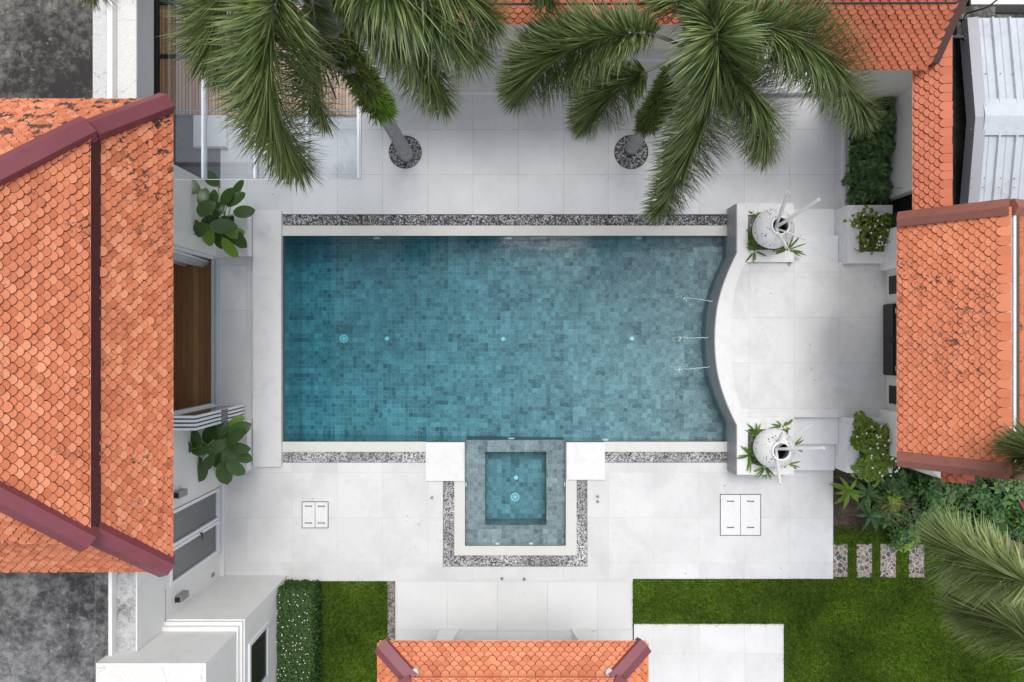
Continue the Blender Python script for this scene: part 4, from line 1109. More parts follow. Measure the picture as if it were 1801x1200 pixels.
for px in (1708,1731,1757,1783):
    for py in (130,228,314,330):
        mb=MB(); p=P(px+random.uniform(-3,3),py,3.14); mb.lathe(p+V((0,0,-.01)),[(.009,0),(.009,.02),(.001,.022)],6)
        mb.build('screw',M['lampgrey'],shed)
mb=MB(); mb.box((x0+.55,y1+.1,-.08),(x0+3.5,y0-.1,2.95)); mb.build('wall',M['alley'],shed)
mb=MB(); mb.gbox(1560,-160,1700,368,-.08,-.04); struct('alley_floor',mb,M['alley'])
mb=MB(); gx0,gx1=D.x+.14,D.x+.90; mb.box((gx0,B.y-.05,2.62),(gx1,A.y+1.3,2.66)); mb.box((gx0,B.y-.05,2.66),(gx0+.03,A.y+1.3,3.40)); mb.box((gx1-.03,B.y-.05,2.66),(gx1,A.y+1.3,2.75)); one('gap_shade_strip',mb,M['alley'],'added black strip standing in for the shade in the gap beside the metal roof','gutter')  # added dark strip, painted black for the shade between the two roofs
# upper right scraps: neighbour terrace, gutter, bracket
mb=MB(); mb.box((P(1668,0,2.2).x,P(0,8,2.2).y,1.9),(13,P(0,-200,2.2).y,2.2)); one('neighbour_terrace',mb,M['white_wall'],'pale concrete neighbour building in the top right corner','building')
mb=MB(); mb.box((P(1686,0,2.9).x,P(0,34,2.9).y,2.6),(P(1750,0,2.9).x,P(0,12,2.9).y,2.9)); mb.box((P(1686,0,2.9).x,P(0,60,2.9).y,2.6),(P(1694,0,2.9).x,P(0,34,2.9).y,2.85)); mb.box((P(1752,0,2.9).x,P(0,34,2.9).y,2.75),(12,P(0,25,2.9).y,2.88))
one('gutter',mb,M['stained'],'black grimy gutter at the top end of the metal roof','gutter')
mb=MB(); mb.tube([P(1690,40,3.2),P(1700,24,3.4),P(1735,14,3.8),P(1770,-12,4.2)],.012,6); one('cable',mb,M['black'],'thin black cable crossing the top right corner','cable')
mb=MB(); mb.tube([P(840,8,5.2),P(1250,7,5.15),P(1682,6,5.2)],.016,6); one('cable',mb,M['black'],'straight dark cable running across the tiled roof at the top edge','cable')
for py in (66,373):
    mb=MB(); p=P(1683,py,3.0); mb.box((p.x-.15,p.y-.02,2.97),(p.x+.12,p.y+.02,3.03)); mb.box((p.x+.10,p.y-.05,2.97),(p.x+.13,p.y+.05,3.03)); one('bracket',mb,M['dark_metal'],'small black metal bracket in the gap, %s end of the metal roof'%('upper' if py<100 else 'lower'),'bracket','black brackets beside the metal roof')

# ---- east pavilion
ep=thing('east_pavilion',G(1560,600),'pavilion on the right with a moss spotted orange roof facing the terrace','pavilion')
zq=3.3; A=P(1581,388,zq); B=P(1581,806,zq); A.x=B.x
zg=4.35; D=P(1768,376,zg); Cc=P(1762,800,zg); D.x=Cc.x=(D.x+Cc.x)/2; D.y=A.y; Cc.y=B.y
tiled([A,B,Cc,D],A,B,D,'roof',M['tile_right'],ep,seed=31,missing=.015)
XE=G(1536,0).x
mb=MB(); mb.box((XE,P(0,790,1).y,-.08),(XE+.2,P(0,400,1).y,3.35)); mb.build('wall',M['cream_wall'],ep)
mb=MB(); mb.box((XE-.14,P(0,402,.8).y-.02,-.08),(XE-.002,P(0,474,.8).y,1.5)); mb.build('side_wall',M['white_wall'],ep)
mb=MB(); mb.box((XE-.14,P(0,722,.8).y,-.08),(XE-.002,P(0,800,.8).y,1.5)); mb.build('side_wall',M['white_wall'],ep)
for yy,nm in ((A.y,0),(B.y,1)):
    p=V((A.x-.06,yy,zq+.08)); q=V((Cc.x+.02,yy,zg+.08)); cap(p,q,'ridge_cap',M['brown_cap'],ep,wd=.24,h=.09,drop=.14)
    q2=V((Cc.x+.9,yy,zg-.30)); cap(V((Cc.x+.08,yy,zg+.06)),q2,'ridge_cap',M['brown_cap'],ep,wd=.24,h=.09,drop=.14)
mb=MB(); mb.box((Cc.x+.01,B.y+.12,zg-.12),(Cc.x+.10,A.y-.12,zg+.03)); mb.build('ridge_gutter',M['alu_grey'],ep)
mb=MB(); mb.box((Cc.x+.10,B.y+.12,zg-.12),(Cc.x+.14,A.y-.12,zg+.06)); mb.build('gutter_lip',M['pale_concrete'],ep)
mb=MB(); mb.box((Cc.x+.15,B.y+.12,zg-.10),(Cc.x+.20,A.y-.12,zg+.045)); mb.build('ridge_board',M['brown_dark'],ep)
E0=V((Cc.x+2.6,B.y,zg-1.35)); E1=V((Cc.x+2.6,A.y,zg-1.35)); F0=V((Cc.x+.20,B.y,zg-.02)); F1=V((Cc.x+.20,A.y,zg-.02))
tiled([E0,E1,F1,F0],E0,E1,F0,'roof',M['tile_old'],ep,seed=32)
# black framed doors and little windows in the pavilion wall
def ebox(name,y0,y1,z0,z1,d,mat): 
    mb=MB(); mb.box((XE-d,P(0,y1,z1).y,z0),(XE-.001,P(0,y0,z1).y,z1)); return mb.build(name,M[mat],ep)
f=ebox('window',484,516,.62,.95,.02,'black'); f=ebox('window',680,712,.62,.95,.02,'black')
# black cabinet
mb=MB(); zk=.93; cbx=XE-.10
yA=P(0,534,zk).y; yB=P(0,661,zk).y
cab=thing('cabinet',V((cbx,(yA+yB)/2,ZT)),'long black cabinet against the pavilion wall on the raised terrace','cabinet')
mb.box((cbx+.02,yB,ZT+.04),(XE-.002,yA,zk)); mb.build('body',M['black'],cab)
ym_=(yA+yB)/2
for p,q in ((yA-.01,ym_+.008),(ym_-.008,yB+.01)):
    mb=MB(); mb.box((cbx,q,ZT+.06),(cbx+.018,p,zk-.02)); dr=mb.build('door',M['black'],cab)
    mb=MB(); yy=(p-.13 if p==yA-.01 else q+.13); mb.box((cbx+.04,yy-.05,zk+.001),(cbx+.05,yy+.05,zk+.004)); mb.build('name_strip',M['alu'],cab)
    mb=MB(); mb.box((cbx-.015,ym_+(.02 if p>ym_+.1 else -.04),.7),(cbx-.005,ym_+(.04 if p>ym_+.1 else -.02),.85)); mb.build('handle',M['black'],dr)
mb=MB()
for yy in (yA-.06,yB+.06): mb.box((cbx+.04,yy-.03,ZT+.001),(cbx+.10,yy+.03,ZT+.04))
mb.build('feet',M['black'],cab)
# lower gable piece below the pavilion
lg=thing('lean_to',P(1670,830,1),'small tiled lean-to with a dark board below the corner of the moss spotted roof','lean-to')
zl=2.6; A=P(1657,812,zl); B=P(1657,846,zl); A.y+=.5; B.x=A.x; Cc=V((A.x+.28,B.y,zl+.2)); D=V((A.x+.28,A.y,zl+.2))
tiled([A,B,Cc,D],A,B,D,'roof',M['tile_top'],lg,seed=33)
mb=MB(); mb.box((Cc.x,B.y-.02,zl-.02),(Cc.x+.16,A.y,zl+.23)); mb.build('verge_board',M['brown_dark'],lg)
mb=MB(); vs=[P(1590,812,1.2),P(1655,812,1.2),P(1655,842,1.2),P(1632,822,1.2)]; mb.prism([(v.x,v.y) for v in vs],-.08,1.2); mb.build('wall',M['white_wall'],lg)
# low kerb of the planting bed by the north east wall
mb=MB(); mb.gbox(1480,168,1484,366,-.1,.06); mb.gbox(1490.3,168,1493,360,-.1,.03); one('kerb',mb,M['cool_stone'],'low stone kerb along the leafy bed at the upper right','kerb')
# ================================================================== planting
def bez(pts,n):
    """smooth curve through the points"""
    out=[]; P_=[V(p) for p in pts]
    for i in range(len(P_)-1):
        p0=P_[max(i-1,0)]; p1=P_[i]; p2=P_[i+1]; p3=P_[min(i+2,len(P_)-1)]
        for k in range(n):
            t=k/n; out.append(0.5*((2*p1)+(p2-p0)*t+(2*p0-5*p1+4*p2-p3)*t*t+(3*p1-p0-3*p2+p3)*t**3))
    out.append(P_[-1]); return out
def frond(tree,pts,n=950,L=.62,W=.0195,t0=.12,mat='frond',stalk=.028,name='frond',seed=1,sag=.13,spread=1.15):
    rnd=random.Random(seed)
    cur=bez(pts,10); m_=len(cur)
    mb=MB(); 
    n=int(n*1.5)
    for k in range(n):
        t=t0+(1-t0)*rnd.random()**.92
        x=t*(m_-1); i=min(int(x),m_-2); p=cur[i].lerp(cur[i+1],x-i)
        d=(cur[min(i+1,m_-1)]-cur[max(i-1,0)]).normalized()
        side=d.cross(V((0,0,1))).normalized(); up=side.cross(d)
        a=rnd.uniform(0,2*math.pi)
        # more leaflets to the sides and top than underneath
        if math.sin(a)<-.3 and rnd.random()<.5: a=-a
        rad=side*math.cos(a)+up*math.sin(a)
        fw=rnd.uniform(.25,.9)*(.65+1.6*max(0,(t-.6)))
        dr=(rad*spread+d*fw).normalized()
        prof=min(1,.45+2.0*(t-t0))*(1-.45*max(0,(t-.72)/.28))
        Lf=L*1.1*prof*rnd.uniform(.75,1.12)
        mb.leaf(p,dr,rad.cross(d)+V((0,0,.6)),Lf,W*rnd.uniform(.75,1.2),rnd.uniform(.6,1.4)*sag,3,lambda q:(.55+.45*math.sin(math.pi*min(1,q+.15))) if q<.8 else .5*(1-q)/.2+.1)
    f=mb.build(name,M[mat],tree)
    mb=MB(); r0=stalk; mb.tube(cur,[r0*(1-.75*i/(m_-1)) for i in range(m_)],6); mb.build('stalk',M['rachis'],f,True)
    return f
def palm(base,zs,ztop,lab,rb=.125,rt=.115,trunkmat='trunk'):
    b=G(*base); t=thing('palm_tree',b,lab,'palm tree','feather palms round the pool')
    n=26; pts=[]; rad=[]
    for k in range(n+1):
        u=k/n; pts.append(b+V((0.02*math.sin(u*5),0.02*math.cos(u*4),u*zs))); rad.append((rb*(1.25-.25*min(1,u*5))*(1-u)+rt*u)*(1+.05*(k%2)))
    mb=MB(); mb.tube(pts,rad,16); mb.build('trunk',M[trunkmat],t,True)
    mb=MB(); L=ztop-zs; mb.lathe(b+V((0,0,zs)),[(rt,0),(rt*1.5,.04),(rt*1.65,L*.25),(rt*1.35,L*.7),(rt*.8,L),(.001,L+.02)],18); mb.build('crownshaft',M['shaft'],t,True)
    return t,b
def FP(l): return [P(*q) for q in l]
def ferns(tree,b,z0,z1,r,n,mat,seed,side=None,L=.16,name='fern'):
    rnd=random.Random(seed); mb=MB()
    for _ in range(n):
        z=rnd.uniform(z0,z1); a=rnd.uniform(0,6.28) if side is None else rnd.gauss(side,.7)
        o=V((math.cos(a),math.sin(a),0)); p=b+o*r+V((0,0,z))
        for k in range(rnd.randint(4,8)):
            d=o+V((rnd.gauss(0,.7),rnd.gauss(0,.7),rnd.gauss(.3,.6)))
            mb.leaf(p,d,V((rnd.gauss(0,1),rnd.gauss(0,1),1)),L*rnd.uniform(.5,1.2),.022*rnd.uniform(.7,1.3),.35,2)
    return mb.build(name,M[mat],tree)
# palm 1
t1,b1=palm((715,275),6.05,6.95,'tall palm on the left with moss and ferns on its grey trunk')
F=[([ (545,-24,7.0),(492,-10,7.35),(476,90,7.05),(484,200,6.2),(527,288,5.3)],1250,.66),
   ([ (545,-24,7.0),(455,-60,7.4),(400,-5,7.1),(382,70,6.3),(400,118,5.6)],800,.60),
   ([ (545,-20,6.9),(555,60,6.6),(552,140,5.9),(573,210,5.1)],420,.42),
   ([ (560,-20,6.9),(655,20,6.9),(738,90,6.4),(780,170,5.5)],850,.54),
   ([ (560,-30,7.0),(660,-25,7.4),(750,10,7.2),(835,85,6.2)],950,.64),
   ([ (560,-30,7.0),(700,-80,7.6),(800,-30,7.3),(862,30,6.5)],650,.60),
   ([ (545,-30,7.0),(540,-160,7.6),(560,-300,7.2)],350,.55),
   ([ (545,-30,7.0),(430,-160,7.6),(330,-220,7.0)],350,.55)]
for i,(l,n,L) in enumerate(F): frond(t1,FP(l),n,L,seed=20+i)
ferns(t1,b1,3.0,6.0,.13,430,'fern',3,L=.21); ferns(t1,b1,2.75,3.9,.14,70,'fern_bright',4,side=-.5,L=.2)
# hanging flower stalks of palm 1
mb=MB(); rnd=random.Random(5); root=b1+V((-.10,-.12,5.95))
for k in range(26):
    a=root+V((rnd.gauss(0,.05),rnd.gauss(0,.05),-.05)); e_=P(rnd.uniform(560,600),rnd.uniform(95,180),rnd.uniform(4.6,5.2)); mid=a.lerp(e_,.5)+V((0,0,.25))
    mb.tube(bez([a,mid,e_],4),[.014]*8+[.006],4)
    for j in range(10):
        q=e_.lerp(mid,rnd.random()*.9)+V((rnd.gauss(0,.03),rnd.gauss(0,.03),rnd.gauss(0,.03))); mb.add([q+v*.012 for v in ICO[0]],ICO[1])
mb.build('flower_stalks',M['twig'],t1)
mb=MB()
for k in range(5): mb.leaf(P(440+random.uniform(-8,8),-35,7.5),P(440+k*7-14,25,7.45)-P(440,-35,7.5),V((0,0,1)),.38,.07,.15,3)
mb.build('new_leaf',M['fern_bright'],t1)
# palm 2
t2,b2=palm((1110,263),4.15,5.0,'right palm of the pair above the pool, with a shaggy moss sleeve on its trunk',rb=.115,rt=.105)
F=[([ (1212,88,5.0),(1130,58,5.5),(1030,78,5.3),(960,112,4.9),(915,162,4.3)],1600,.64),
   ([ (1210,95,4.9),(1130,130,4.9),(1070,170,4.4),(1032,215,3.7)],1050,.54),
   ([ (1215,80,5.0),(1245,30,5.7),(1262,75,5.9),(1255,165,5.2),(1212,275,4.2),(1165,370,3.2)],2300,.62),
   ([ (1218,92,4.9),(1290,130,5.3),(1342,190,4.8),(1348,265,3.9)],1100,.58),
   ([ (1218,88,5.0),(1300,45,5.6),(1400,65,5.5),(1470,120,5.0),(1518,200,4.2)],1600,.62),
   ([ (1214,80,5.0),(1190,10,5.6),(1150,-60,5.6)],500,.5),
   ([ (1218,80,5.0),(1260,0,5.6),(1300,-80,5.4)],500,.5)]
for i,(l,n,L) in enumerate(F): frond(t2,FP(l),n,L,seed=40+i,stalk=.03,t0=(.20,.30,.08,.2,.15,.1,.1)[i])
ferns(t2,b2,1.65,4.05,.12,600,'fern',6,L=.18)
# palm 3 (trunk in the bed at the right, crown outside the photo)
t3,b3=palm((1716,936),4.6,5.3,'palm with a brown trunk at the right edge, pale fronds over the lawn',trunkmat='trunk_brown',rb=.11,rt=.10)
c3=b3+V((0,0,5.25))
for i,(l,n,L) in enumerate((([(1860,1040,5.9),(1770,1010,5.6),(1690,975,5.1),(1655,955,4.7)],720,.60),([(1900,1180,5.8),(1810,1120,5.3),(1740,1080,4.8),(1690,1062,4.4)],720,.62),
     ([(1930,900,5.9),(1860,810,5.4),(1785,792,4.7)],900,.52),([(2080,1100,5.9),(2150,1200,5.0)],200,.5))):
    frond(t3,[c3]+FP(l),n,L,seed=60+i,mat='frond_pale' if i<2 else 'frond',t0=.25,W=.023)
# palm 4 and 5: only tips reach the picture
t4,b4=palm((300,-330),5.0,5.8,'palm above the top left corner, only frond tips in view')
for i,l in enumerate(([(100,-200,6.4),(130,-90,6.2),(170,-25,5.6)],[(300,-200,6.4),(250,-120,6.0),(205,-30,5.2)])): frond(t4,[b4+V((0,0,5.8))]+FP(l),420,.5,seed=70+i)
t5,b5=palm((930,-240),5.0,5.8,'palm beyond the tiled roof at the top, only a frond tip in view')
frond(t5,[b5+V((0,0,5.8))]+FP([(940,-160,6.4),(950,-70,6.0),(965,0,5.3)]),520,.42,seed=80)
# round pebble beds at the two trunks
for (px,py,r_,lab) in ((713,268,29,'round pebble bed at the foot of the left palm'),(1110,268,30,'round pebble bed at the foot of the right palm')):
    c=G(px,py); R_=r_*S
    mb=MB(); mb.lathe(c,[(R_,0.0),(R_,.015),(R_-.012,.015),(R_-.012,0.001),(.01,.001)],40)
    bedm=one('pebble_bed',mb,M['dark_metal'],lab+', with its thin metal rim','pebble bed','round pebble beds under the palms')
    mb=MB()
    for _ in range(1000):
        a=random.uniform(0,6.28); q=R_*.95*random.random()**.5; p=c+V((q*math.cos(a),q*math.sin(a),.01)); s_=random.uniform(.011,.024)
        mb.add([(p.x+v.x*s_,p.y+v.y*s_*.8,p.z+v.z*s_*.6) for v in ICO[0]],ICO[1])
    tag(mb.build('pebbles',M['pebble'],bedm),kind='stuff')

# ---- broad leaved plants by the house
def leafbox(x0,y0,x1,y1,sx0,sy0,sx1,sy1,lab):
    t=thing('low_planter',G((x0+x1)/2,(y0+y1)/2),lab,'planter','low white planters by the house wall')
    mb=MB(); mb.gring((x0,y0,x1,y1),(sx0,sy0,sx1,sy1),0.001,.35); mb.build('box',M['white_stone'],t)
    mb=MB(); mb.gbox(sx0+.2,sy0+.2,sx1-.2,sy1-.2,.01,.28); mb.build('soil',M['soil'],t)
leafbox(388.5,367,447,453,400,385,424,440,'low white planter by the house wall above the doorway')
leafbox(391.8,737,446,824,400,752,424,806,'low white planter by the house wall below the folded doors')
ov=lambda t: (math.sin(math.pi*min(1,.06+.90*t))**.62)
def broad(cx,cy,z0,leaves,lab,bright_ids,seed):
    rnd=random.Random(seed); c=G(cx,cy,z0); t=thing('broad_leaf_plant',c,lab,'plant','broad leaved plants by the house wall')
    for k,(px,py) in enumerate(leaves):
        z=rnd.uniform(.75,1.25)+(.25 if px<370 else 0); m_=P(px,py,z); d=V((m_.x-c.x,m_.y-c.y,0)); 
        if d.length<.12: d=V((rnd.gauss(0,1),rnd.gauss(0,1),0))
        d.normalize(); d=(d+V((rnd.gauss(0,.35),rnd.gauss(0,.35),rnd.gauss(-.05,.18)))).normalized()
        L=rnd.uniform(.36,.47); b_=m_-d*L*.5
        mb=MB(); mb.leaf(b_,d,V((rnd.gauss(0,.25),rnd.gauss(0,.25),1)),L,L*rnd.uniform(.58,.70),.22,8,ov,fold=.16)
        lf=mb.build('leaf',M['bigleaf_bright' if k in bright_ids else 'bigleaf'],t,True)
        mb=MB(); s0=c+V((rnd.gauss(0,.05),rnd.gauss(0,.05),-.05)); mb.tube(bez([s0,s0.lerp(b_,.5)+V((0,0,.15)),b_],4),.009,5); mb.build('leaf_stalk',M['shrub_lime'],lf)
    return t
broad(412,408,.30,[(330,326),(371,314),(357,346),(362,366),(384,368),(419,330),(414,350),(400,345),(429,372),(368,390),(337,395),(366,414),(411,409),(419,420),(404,436),(350,404),(386,418),(392,398),(376,348)],'broad leaved plant in the planter above the doorway, its lowest leaves bright green',(14,11,12),5)
broad(412,778,.30,[(344,771),(323,784),(350,790),(368,763),(388,757),(414,745),(421,755),(414,771),(421,788),(427,803),(408,793),(382,809),(366,815),(394,834),(414,824),(352,831),(340,818),(396,778),(380,786),(404,812)],'broad leaved plant in the planter below the folded doors, all leaves dark green',(5,),6)

# ---- strap leaved plants round the vases
def strap(px,py,z,n,L,lab,seed,mat='spike',group='strap leaved plants round the vases',W=.038,cat='plant',name='strap_leaf_plant',up=.5):
    rnd=random.Random(seed); c=P(px,py,z); t=thing(name,c,lab,cat,group); mb=MB()
    for k in range(n):
        a=k*2.4+rnd.gauss(0,.3); d=V((math.cos(a),math.sin(a),up*rnd.uniform(.3,1.6)))
        mb.leaf(c,d,V((0,0,1)),L*rnd.uniform(.7,1.15),W*rnd.uniform(.8,1.2),rnd.uniform(.25,.8),5,lambda q:.6+.4*math.sin(math.pi*q) if q<.7 else .95*(1-q)/.3,fold=.35)
    tag(mb.build('leaves',M[mat],t)); mb=MB(); mb.lathe(c+V((0,0,-.05)),[(.02,0),(.035,.03),(.02,.08),(.001,.1)],8); mb.build('stem',M[mat],t)
    return t
k=0
for px,py,n,L,lab in ((1326,378,7,.20,'small strap leaved plant at the top left corner of the upper plinth'),(1324,418,12,.26,'strap leaved plant on the left side of the upper vase'),
        (1326,442,13,.30,'strap leaved plant at the lower left of the upper vase'),(1384,440,10,.42,'strap leaved plant with long arching leaves at the lower right of the upper vase'),(1360,442,6,.22,'small strap leaved plant just under the upper vase')):
    strap(px,py,.56,int(n*1.5),L*1.05,lab,100+k); k+=1
for px,py,n,L,lab in ((1330,762,16,.30,'dense strap leaved plant at the top left of the lower vase'),(1376,750,9,.28,'strap leaved plant at the top right of the lower vase'),(1318,800,18,.34,'dense strap leaved plant on the left of the lower vase'),
        (1345,820,16,.36,'strap leaved plant below the lower vase'),(1392,785,8,.30,'strap leaved plant on the right of the lower vase'),(1384,816,7,.26,'small strap leaved plant at the lower right of the lower vase')):
    strap(px,py,.56,int(n*1.5),L*1.08,lab,120+k); k+=1

# ---- bushes
def shrubmass(mb,rnd,c,rx,ry,h,n,L,W,per=(4,7),thr=0.0):
    for _ in range(n):
        a=rnd.uniform(0,6.28); q=rnd.random()**.5*(1+.30*math.sin(3*a+c.x*7)+.16*math.sin(7*a+c.y*9)+rnd.gauss(0,.07)); x=c.x+rx*q*math.cos(a); y=c.y+ry*q*math.sin(a)
        z=c.z+h*math.sqrt(max(.05,1-min(1,q*q)))*rnd.uniform(.3,1.0)*(.75+.5*mnoise.noise(V((x*2.2,y*2.2,1.5))))
        p=V((x,y,z)); out=V((math.cos(a)*q*.6,math.sin(a)*q*.6,.6))
        m_=rnd.randint(*per); a0=rnd.uniform(0,6.28)
        for k in range(m_):
            b_=a0+6.28*k/m_; d=V((math.cos(b_),math.sin(b_),rnd.uniform(.0,.6)))+out*.4
            mb.leaf(p,d,V((0,0,1))+out,L*rnd.uniform(.6,1.3),W*rnd.uniform(.7,1.3),.3,3,fold=.15)
def bush(name,px,py,z,rx,ry,h,n,L,W,mat,lab,seed,group=None,cat='bush',flowers=0,twigs=0,per=(4,7)):
    rnd=random.Random(seed); c=P(px,py,z); t=thing(name,c,lab,cat,group); mb=MB()
    shrubmass(mb,rnd,c,rx*S,ry*S,h,n,L,W,per); f=mb.build('foliage',M[mat],t); 
    mb=MB()
    for k in range(6+twigs):
        a=rnd.uniform(0,6.28); q=rnd.uniform(.2,.95); e_=c+V((rx*S*q*math.cos(a),ry*S*q*math.sin(a),h*rnd.uniform(.4,.9))); mb.tube(bez([c,c.lerp(e_,.5)+V((rnd.gauss(0,.05),rnd.gauss(0,.05),.08)),e_],3),.006,4)
    mb.build('branches',M['twig'],t)
    if flowers:
        mb=MB()
        for k in range(flowers):
            a=rnd.uniform(0,6.28); q=rnd.random()**.5; p=c+V((rx*S*q*math.cos(a),ry*S*q*math.sin(a),h*math.sqrt(max(.05,1-q*q*.8))+.03))
            for j in range(5):
                b_=j*1.257+rnd.random(); mb.leaf(p,V((math.cos(b_),math.sin(b_),.3)),V((0,0,1)),.026,.02,.1,2)
        tag(mb.build('flowers',M['petal'],t),kind='stuff')
    return t
bush('flowering_bush',1535,404,.66,40,34,.30,230,.05,.028,'shrub_lime','airy bush with little white flowers spilling out of the upper white planter',201,'flowering bushes in the white planters',flowers=26,twigs=30)
bush('flowering_bush',1531,436,.60,36,16,.16,150,.05,.028,'shrub_lime','trailing sprays hanging over the lower rim of the upper white planter',202,flowers=10,twigs=8,cat='trailing plant')
bush('broad_leaf_bush',1573,398,.75,12,14,.3,30,.12,.055,'shrub','small darker green bush between the upper white planter and the tiled roof',203)
bush('flowering_bush',1542,787,.66,47,46,.40,1400,.055,.030,'shrub_lime','dense rounded bush with white flowers in the lower white planter',204,'flowering bushes in the white planters',flowers=34,twigs=20)
# leafy bed at the upper right
mb=MB(); mb.gbox(1493.3,184,1556,352,-.3,-.03); struct('planting_bed',mb,M['soil'])
for i,(px,py,rx,ry,h,lab) in enumerate(((1543,190,15,18,.8,'thin dark leaved bush nearest the cream wall in the bed along the white wall'),(1530,228,28,26,.75,'dark leaved bush second from the cream wall in the bed along the white wall'),
        (1526,268,32,26,.7,'dark leaved bush in the middle of the bed along the white wall'),(1521,304,34,24,.65,'dark leaved bush last but one in the bed along the white wall'),(1529,338,34,20,.7,'dark leaved bush at the planter end of the bed along the white wall'))):
    bush('leafy_bush',px,py,.0,rx,ry,h,int(rx*ry*.12),.15,.085,'shrub_dark',lab,210+i,'dark leaved bushes along the white wall')
# garden bed at the lower right
rnd=random.Random(77)
mb=MB(); mb.gbox(1465.3,828,2000,940,-.3,-.035); struct('planting_bed',mb,M['soil'])
mb=MB()
for cx_,cy_,rx,ry,h,n in ((1600,860,60,34,.6,300),(1640,900,55,36,.55,320),(1700,890,60,44,.7,380),(1760,880,55,48,.7,380),(1800,920,60,34,.6,260),(1575,905,36,26,.4,130)):
    shrubmass(mb,rnd,V((P(cx_,cy_,.3).x,P(cx_,cy_,.3).y,.0)),rx*S,ry*S,h,int(n*.6),.16,.072,(5,7))
tag(mb.build('ground_cover',M['shrub'],None),'dense dark green shrubs filling the bed below the moss spotted roof','shrubs',kind='stuff')
for i,(px,py,r_,h,mat,lab) in enumerate(((1610,845,24,.75,'shrub','leafy green shrub right below the lower flowering bush'),(1580,930,22,.45,'shrub','mid green shrub at the lawn edge above the third stepping stone'),
        (1660,858,24,.8,'shrub_dark','dark green shrub beside the tiled lean-to'),(1715,905,28,.85,'shrub','tall leafy shrub beside the brown palm trunk'),(1765,850,26,.9,'shrub_dark','dark shrub below the ridge of the moss spotted roof'),
        (1558,875,20,.5,'shrub_lime','bright yellow green shrub in the middle of the bed'),(1638,922,18,.5,'shrub_lime','light green shrub at the lawn edge just above the pale fronds'),(1590,950,13,.25,'shrub_lime','small lime green sprout at the lawn edge near the last stepping stone'),
        (1778,905,26,.7,'shrub','leafy shrub next to the red leaved plant'))):
    bush('leafy_bush',px,py,.05,r_,r_,h,int(r_*r_*.20),.14,.068,mat,lab,230+i,'shrubs in the bed at the lower right')
strap(1492,862,.3,11,.40,'light green strap leaved dragon plant in the corner of the bed by the patio',250,'shrub_lime','dragon plants in the bed',.085,'plant','dragon_plant')
strap(1525,868,.25,22,.44,'dark strap leaved dragon plant under the lower flowering bush',251,'shrub_dark','dragon plants in the bed',.06,'plant','dragon_plant')
strap(1528,905,.35,9,.48,'dragon plant with long drooping green leaves over the lawn edge',252,'shrub','dragon plants in the bed',.085,'plant','dragon_plant')
strap(1806,905,.4,12,.36,'red leaved plant at the right edge of the photo',253,'red_leaf',None,.08,'plant','red_leaf_plant')
mb=MB()
for _ in range(16):
    a=P(rnd.uniform(1530,1620),rnd.uniform(870,905),.4); e_=P(rnd.uniform(1560,1625),rnd.uniform(880,950),rnd.uniform(.3,.7)); mb.tube(bez([a,a.lerp(e_,.5)+V((rnd.gauss(0,.08),rnd.gauss(0,.08),.1)),e_],4),.006,4)
one('bare_twigs',mb,M['twig'],'tangle of bare thin twigs in front of the dark green shrubs','twigs')
mb=MB(); mb.tube([P(1500,836,.1),P(1506,842,.12),P(1503,851,.1)],.012,6); one('hose_end',mb,plain('blue_hose',(0.2,0.45,0.6),.5),'short end of pale blue hose on the soil by the white planter','hose')
mb=MB(); c=P(1690,931,.2); 
for q in range(3):
    p=P(1672+q*14,930+q*3,.15); mb.add([(p.x+v.x*.09,p.y+v.y*.06,.02+v.z*.06) for v in ICO[0]],ICO[1])
    break
one('pale_rock',mb,M['white_stone'],'pale rock in the bed beside the brown palm trunk','rock')
# ---- flowering hedge by the wing
rnd=random.Random(9)
hg=thing('hedge',G(534,1130),'clipped dark green hedge dotted with white flowers beside the white wing','hedge')
mb=MB(); x0,y0,x1,y1=506,1021,563,1260; hh=.62
for _ in range(5200):
    p=G(rnd.uniform(x0,x1),rnd.uniform(y0,y1),hh+rnd.gauss(0,.025)); p+=V((.03*mnoise.noise(p*3),.03*mnoise.noise(p*3+V((5,0,0))),.05*mnoise.noise(p*2.5)))
    if rnd.random()<.28:
        s_=rnd.choice((0,1,1)); p.z=rnd.uniform(.05,hh); 
        if s_==0: p.y=G(0,y0).y+rnd.gauss(0,.02)
        else: p.x=G(x1,0).x+rnd.gauss(0,.02)
    a0=rnd.uniform(0,6.28)
    for k in range(4):
        b_=a0+1.57*k; mb.leaf(p,V((math.cos(b_),math.sin(b_),rnd.uniform(.1,.9))),V((0,0,1)),rnd.uniform(.03,.05),.024,.2,2)
mb.build('foliage',M['hedge'],hg)
mb=MB(); mb.gbox(x0+2,y0+2,x1-2,y1,-.08,hh-.05); mb.build('inner_branches',M['grass_base'],hg)
mb=MB()
for _ in range(130):
    p=G(rnd.uniform(x0,x1),rnd.uniform(y0,y1),hh+.045+rnd.uniform(0,.03)); a0=rnd.random()*6.28
    for j in range(5):
        b_=a0+j*1.257; mb.leaf(p,V((math.cos(b_),math.sin(b_),.25)),V((0,0,1)),rnd.uniform(.009,.016),.012,.1,2)
tag(mb.build('flowers',M['petal'],hg),kind='stuff')
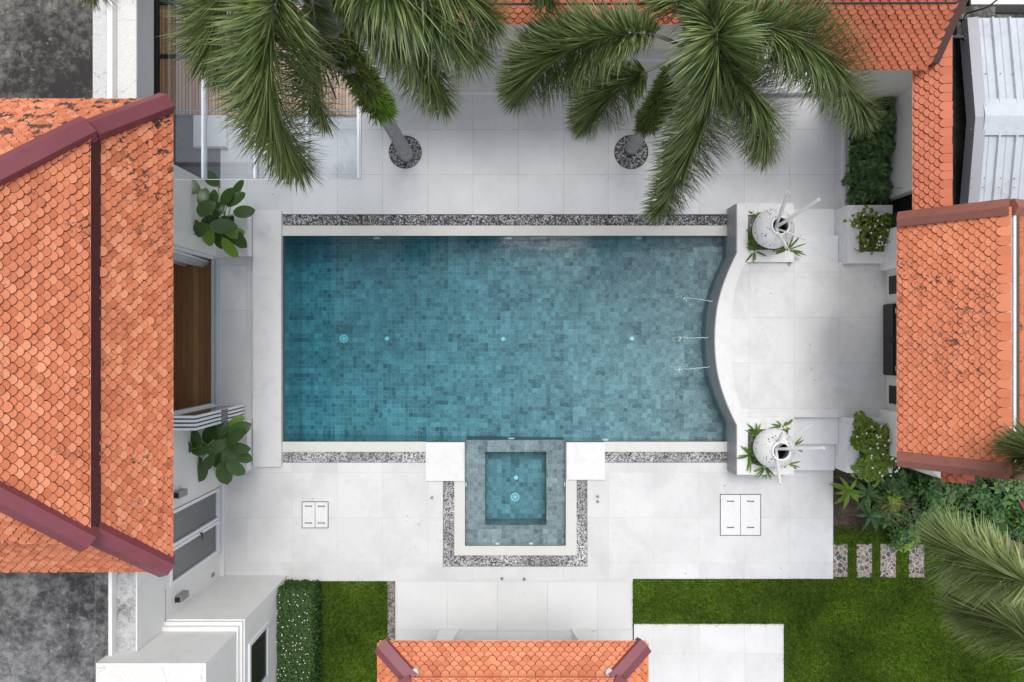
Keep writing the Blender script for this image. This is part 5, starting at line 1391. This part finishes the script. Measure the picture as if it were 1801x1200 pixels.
# ---- grass blades
def grass(rects,dens,lab,holes=(),h=(.035,.075)):
    mb=MB(); rnd=random.Random(len(rects)*31)
    for x0,y0,x1,y1 in rects:
        n=int((x1-x0)*(y1-y0)*S*S*dens)
        for _ in range(n):
            px=rnd.uniform(x0,x1); py=rnd.uniform(y0,y1)
            if any(a<px<c and b<py<d for a,b,c,d in holes): continue
            p=G(px,py,-.04); a=rnd.uniform(0,6.28); w2=rnd.uniform(.003,.006); H_=rnd.uniform(*h); l=rnd.uniform(.3,1.1)*H_; lx,ly=math.cos(a)*l,math.sin(a)*l; c_=rnd.uniform(0,6.28); wx,wy=math.cos(c_)*w2,math.sin(c_)*w2
            o=len(mb.v); mb.v+=[(p.x-wx,p.y-wy,p.z),(p.x+wx,p.y+wy,p.z),(p.x+wx*.6+lx*.5,p.y+wy*.6+ly*.5,p.z+H_*.7),(p.x+lx,p.y+ly,p.z+H_)]
            mb.f.append([o,o+1,o+2,o+3]); mb.m.append(0)
    return tag(mb.build('grass',M['grass'],None),lab,'grass',kind='stuff')
STN=[(1464,958,1491,1015),(1505,957,1534,1016),(1547,957,1576,1016),(1597,957,1626,1016)]
grass([(1113,1019,1378,1100),(1376,1019,1810,1210),(1465.5,925,1810,1019)],5200,'short green grass of the L shaped lawn at the lower right',holes=[(a,b,c,d) for a,b,c,d in STN]+[(1115,1098,1378,1300),(1100,900,1465.5,1019)])
grass([(564,1022.5,681,1210)],5600,'short green grass of the small strip lawn between hedge and walkway')
labs=('first stepping stone of crazy paving, touching the patio','second stepping stone of crazy paving from the patio','third stepping stone of crazy paving from the patio','fourth stepping stone of crazy paving, half under the pale fronds')
for (a,b,c,d),lab in zip(STN,labs):
    mb=MB(); mb.gbox(a+1.8,b,c,d,-.2,-.012); one('stepping_stone',mb,M['crazy'],lab,'stepping stone','crazy paving stepping stones in the lawn')
# fallen leaves and crumbs on the patio near the planters
mb=MB(); rnd=random.Random(31)
for _ in range(38):
    x,y,z=rnd.choice(((rnd.uniform(1462,1490),rnd.uniform(735,830),.0),(rnd.uniform(1100,1470),rnd.uniform(830,1015),0),(rnd.uniform(460,1450),rnd.uniform(180,360),0),(rnd.uniform(500,740),rnd.uniform(840,1010),0),(rnd.uniform(1330,1520),rnd.uniform(480,720),.5)))
    if z==0 and y>600 and 1275<x<1480 and y<835: continue
    p=P(x,y,z)+V((0,0,.004)); a=rnd.uniform(0,6.28); mb.leaf(p,V((math.cos(a),math.sin(a),.08)),V((0,0,1)),rnd.uniform(.02,.05),rnd.uniform(.008,.02),0,2)
tag(mb.build('leaf_litter',M['twig'],None),'tiny dry leaves and crumbs scattered over the pale patio','leaf litter',kind='stuff')
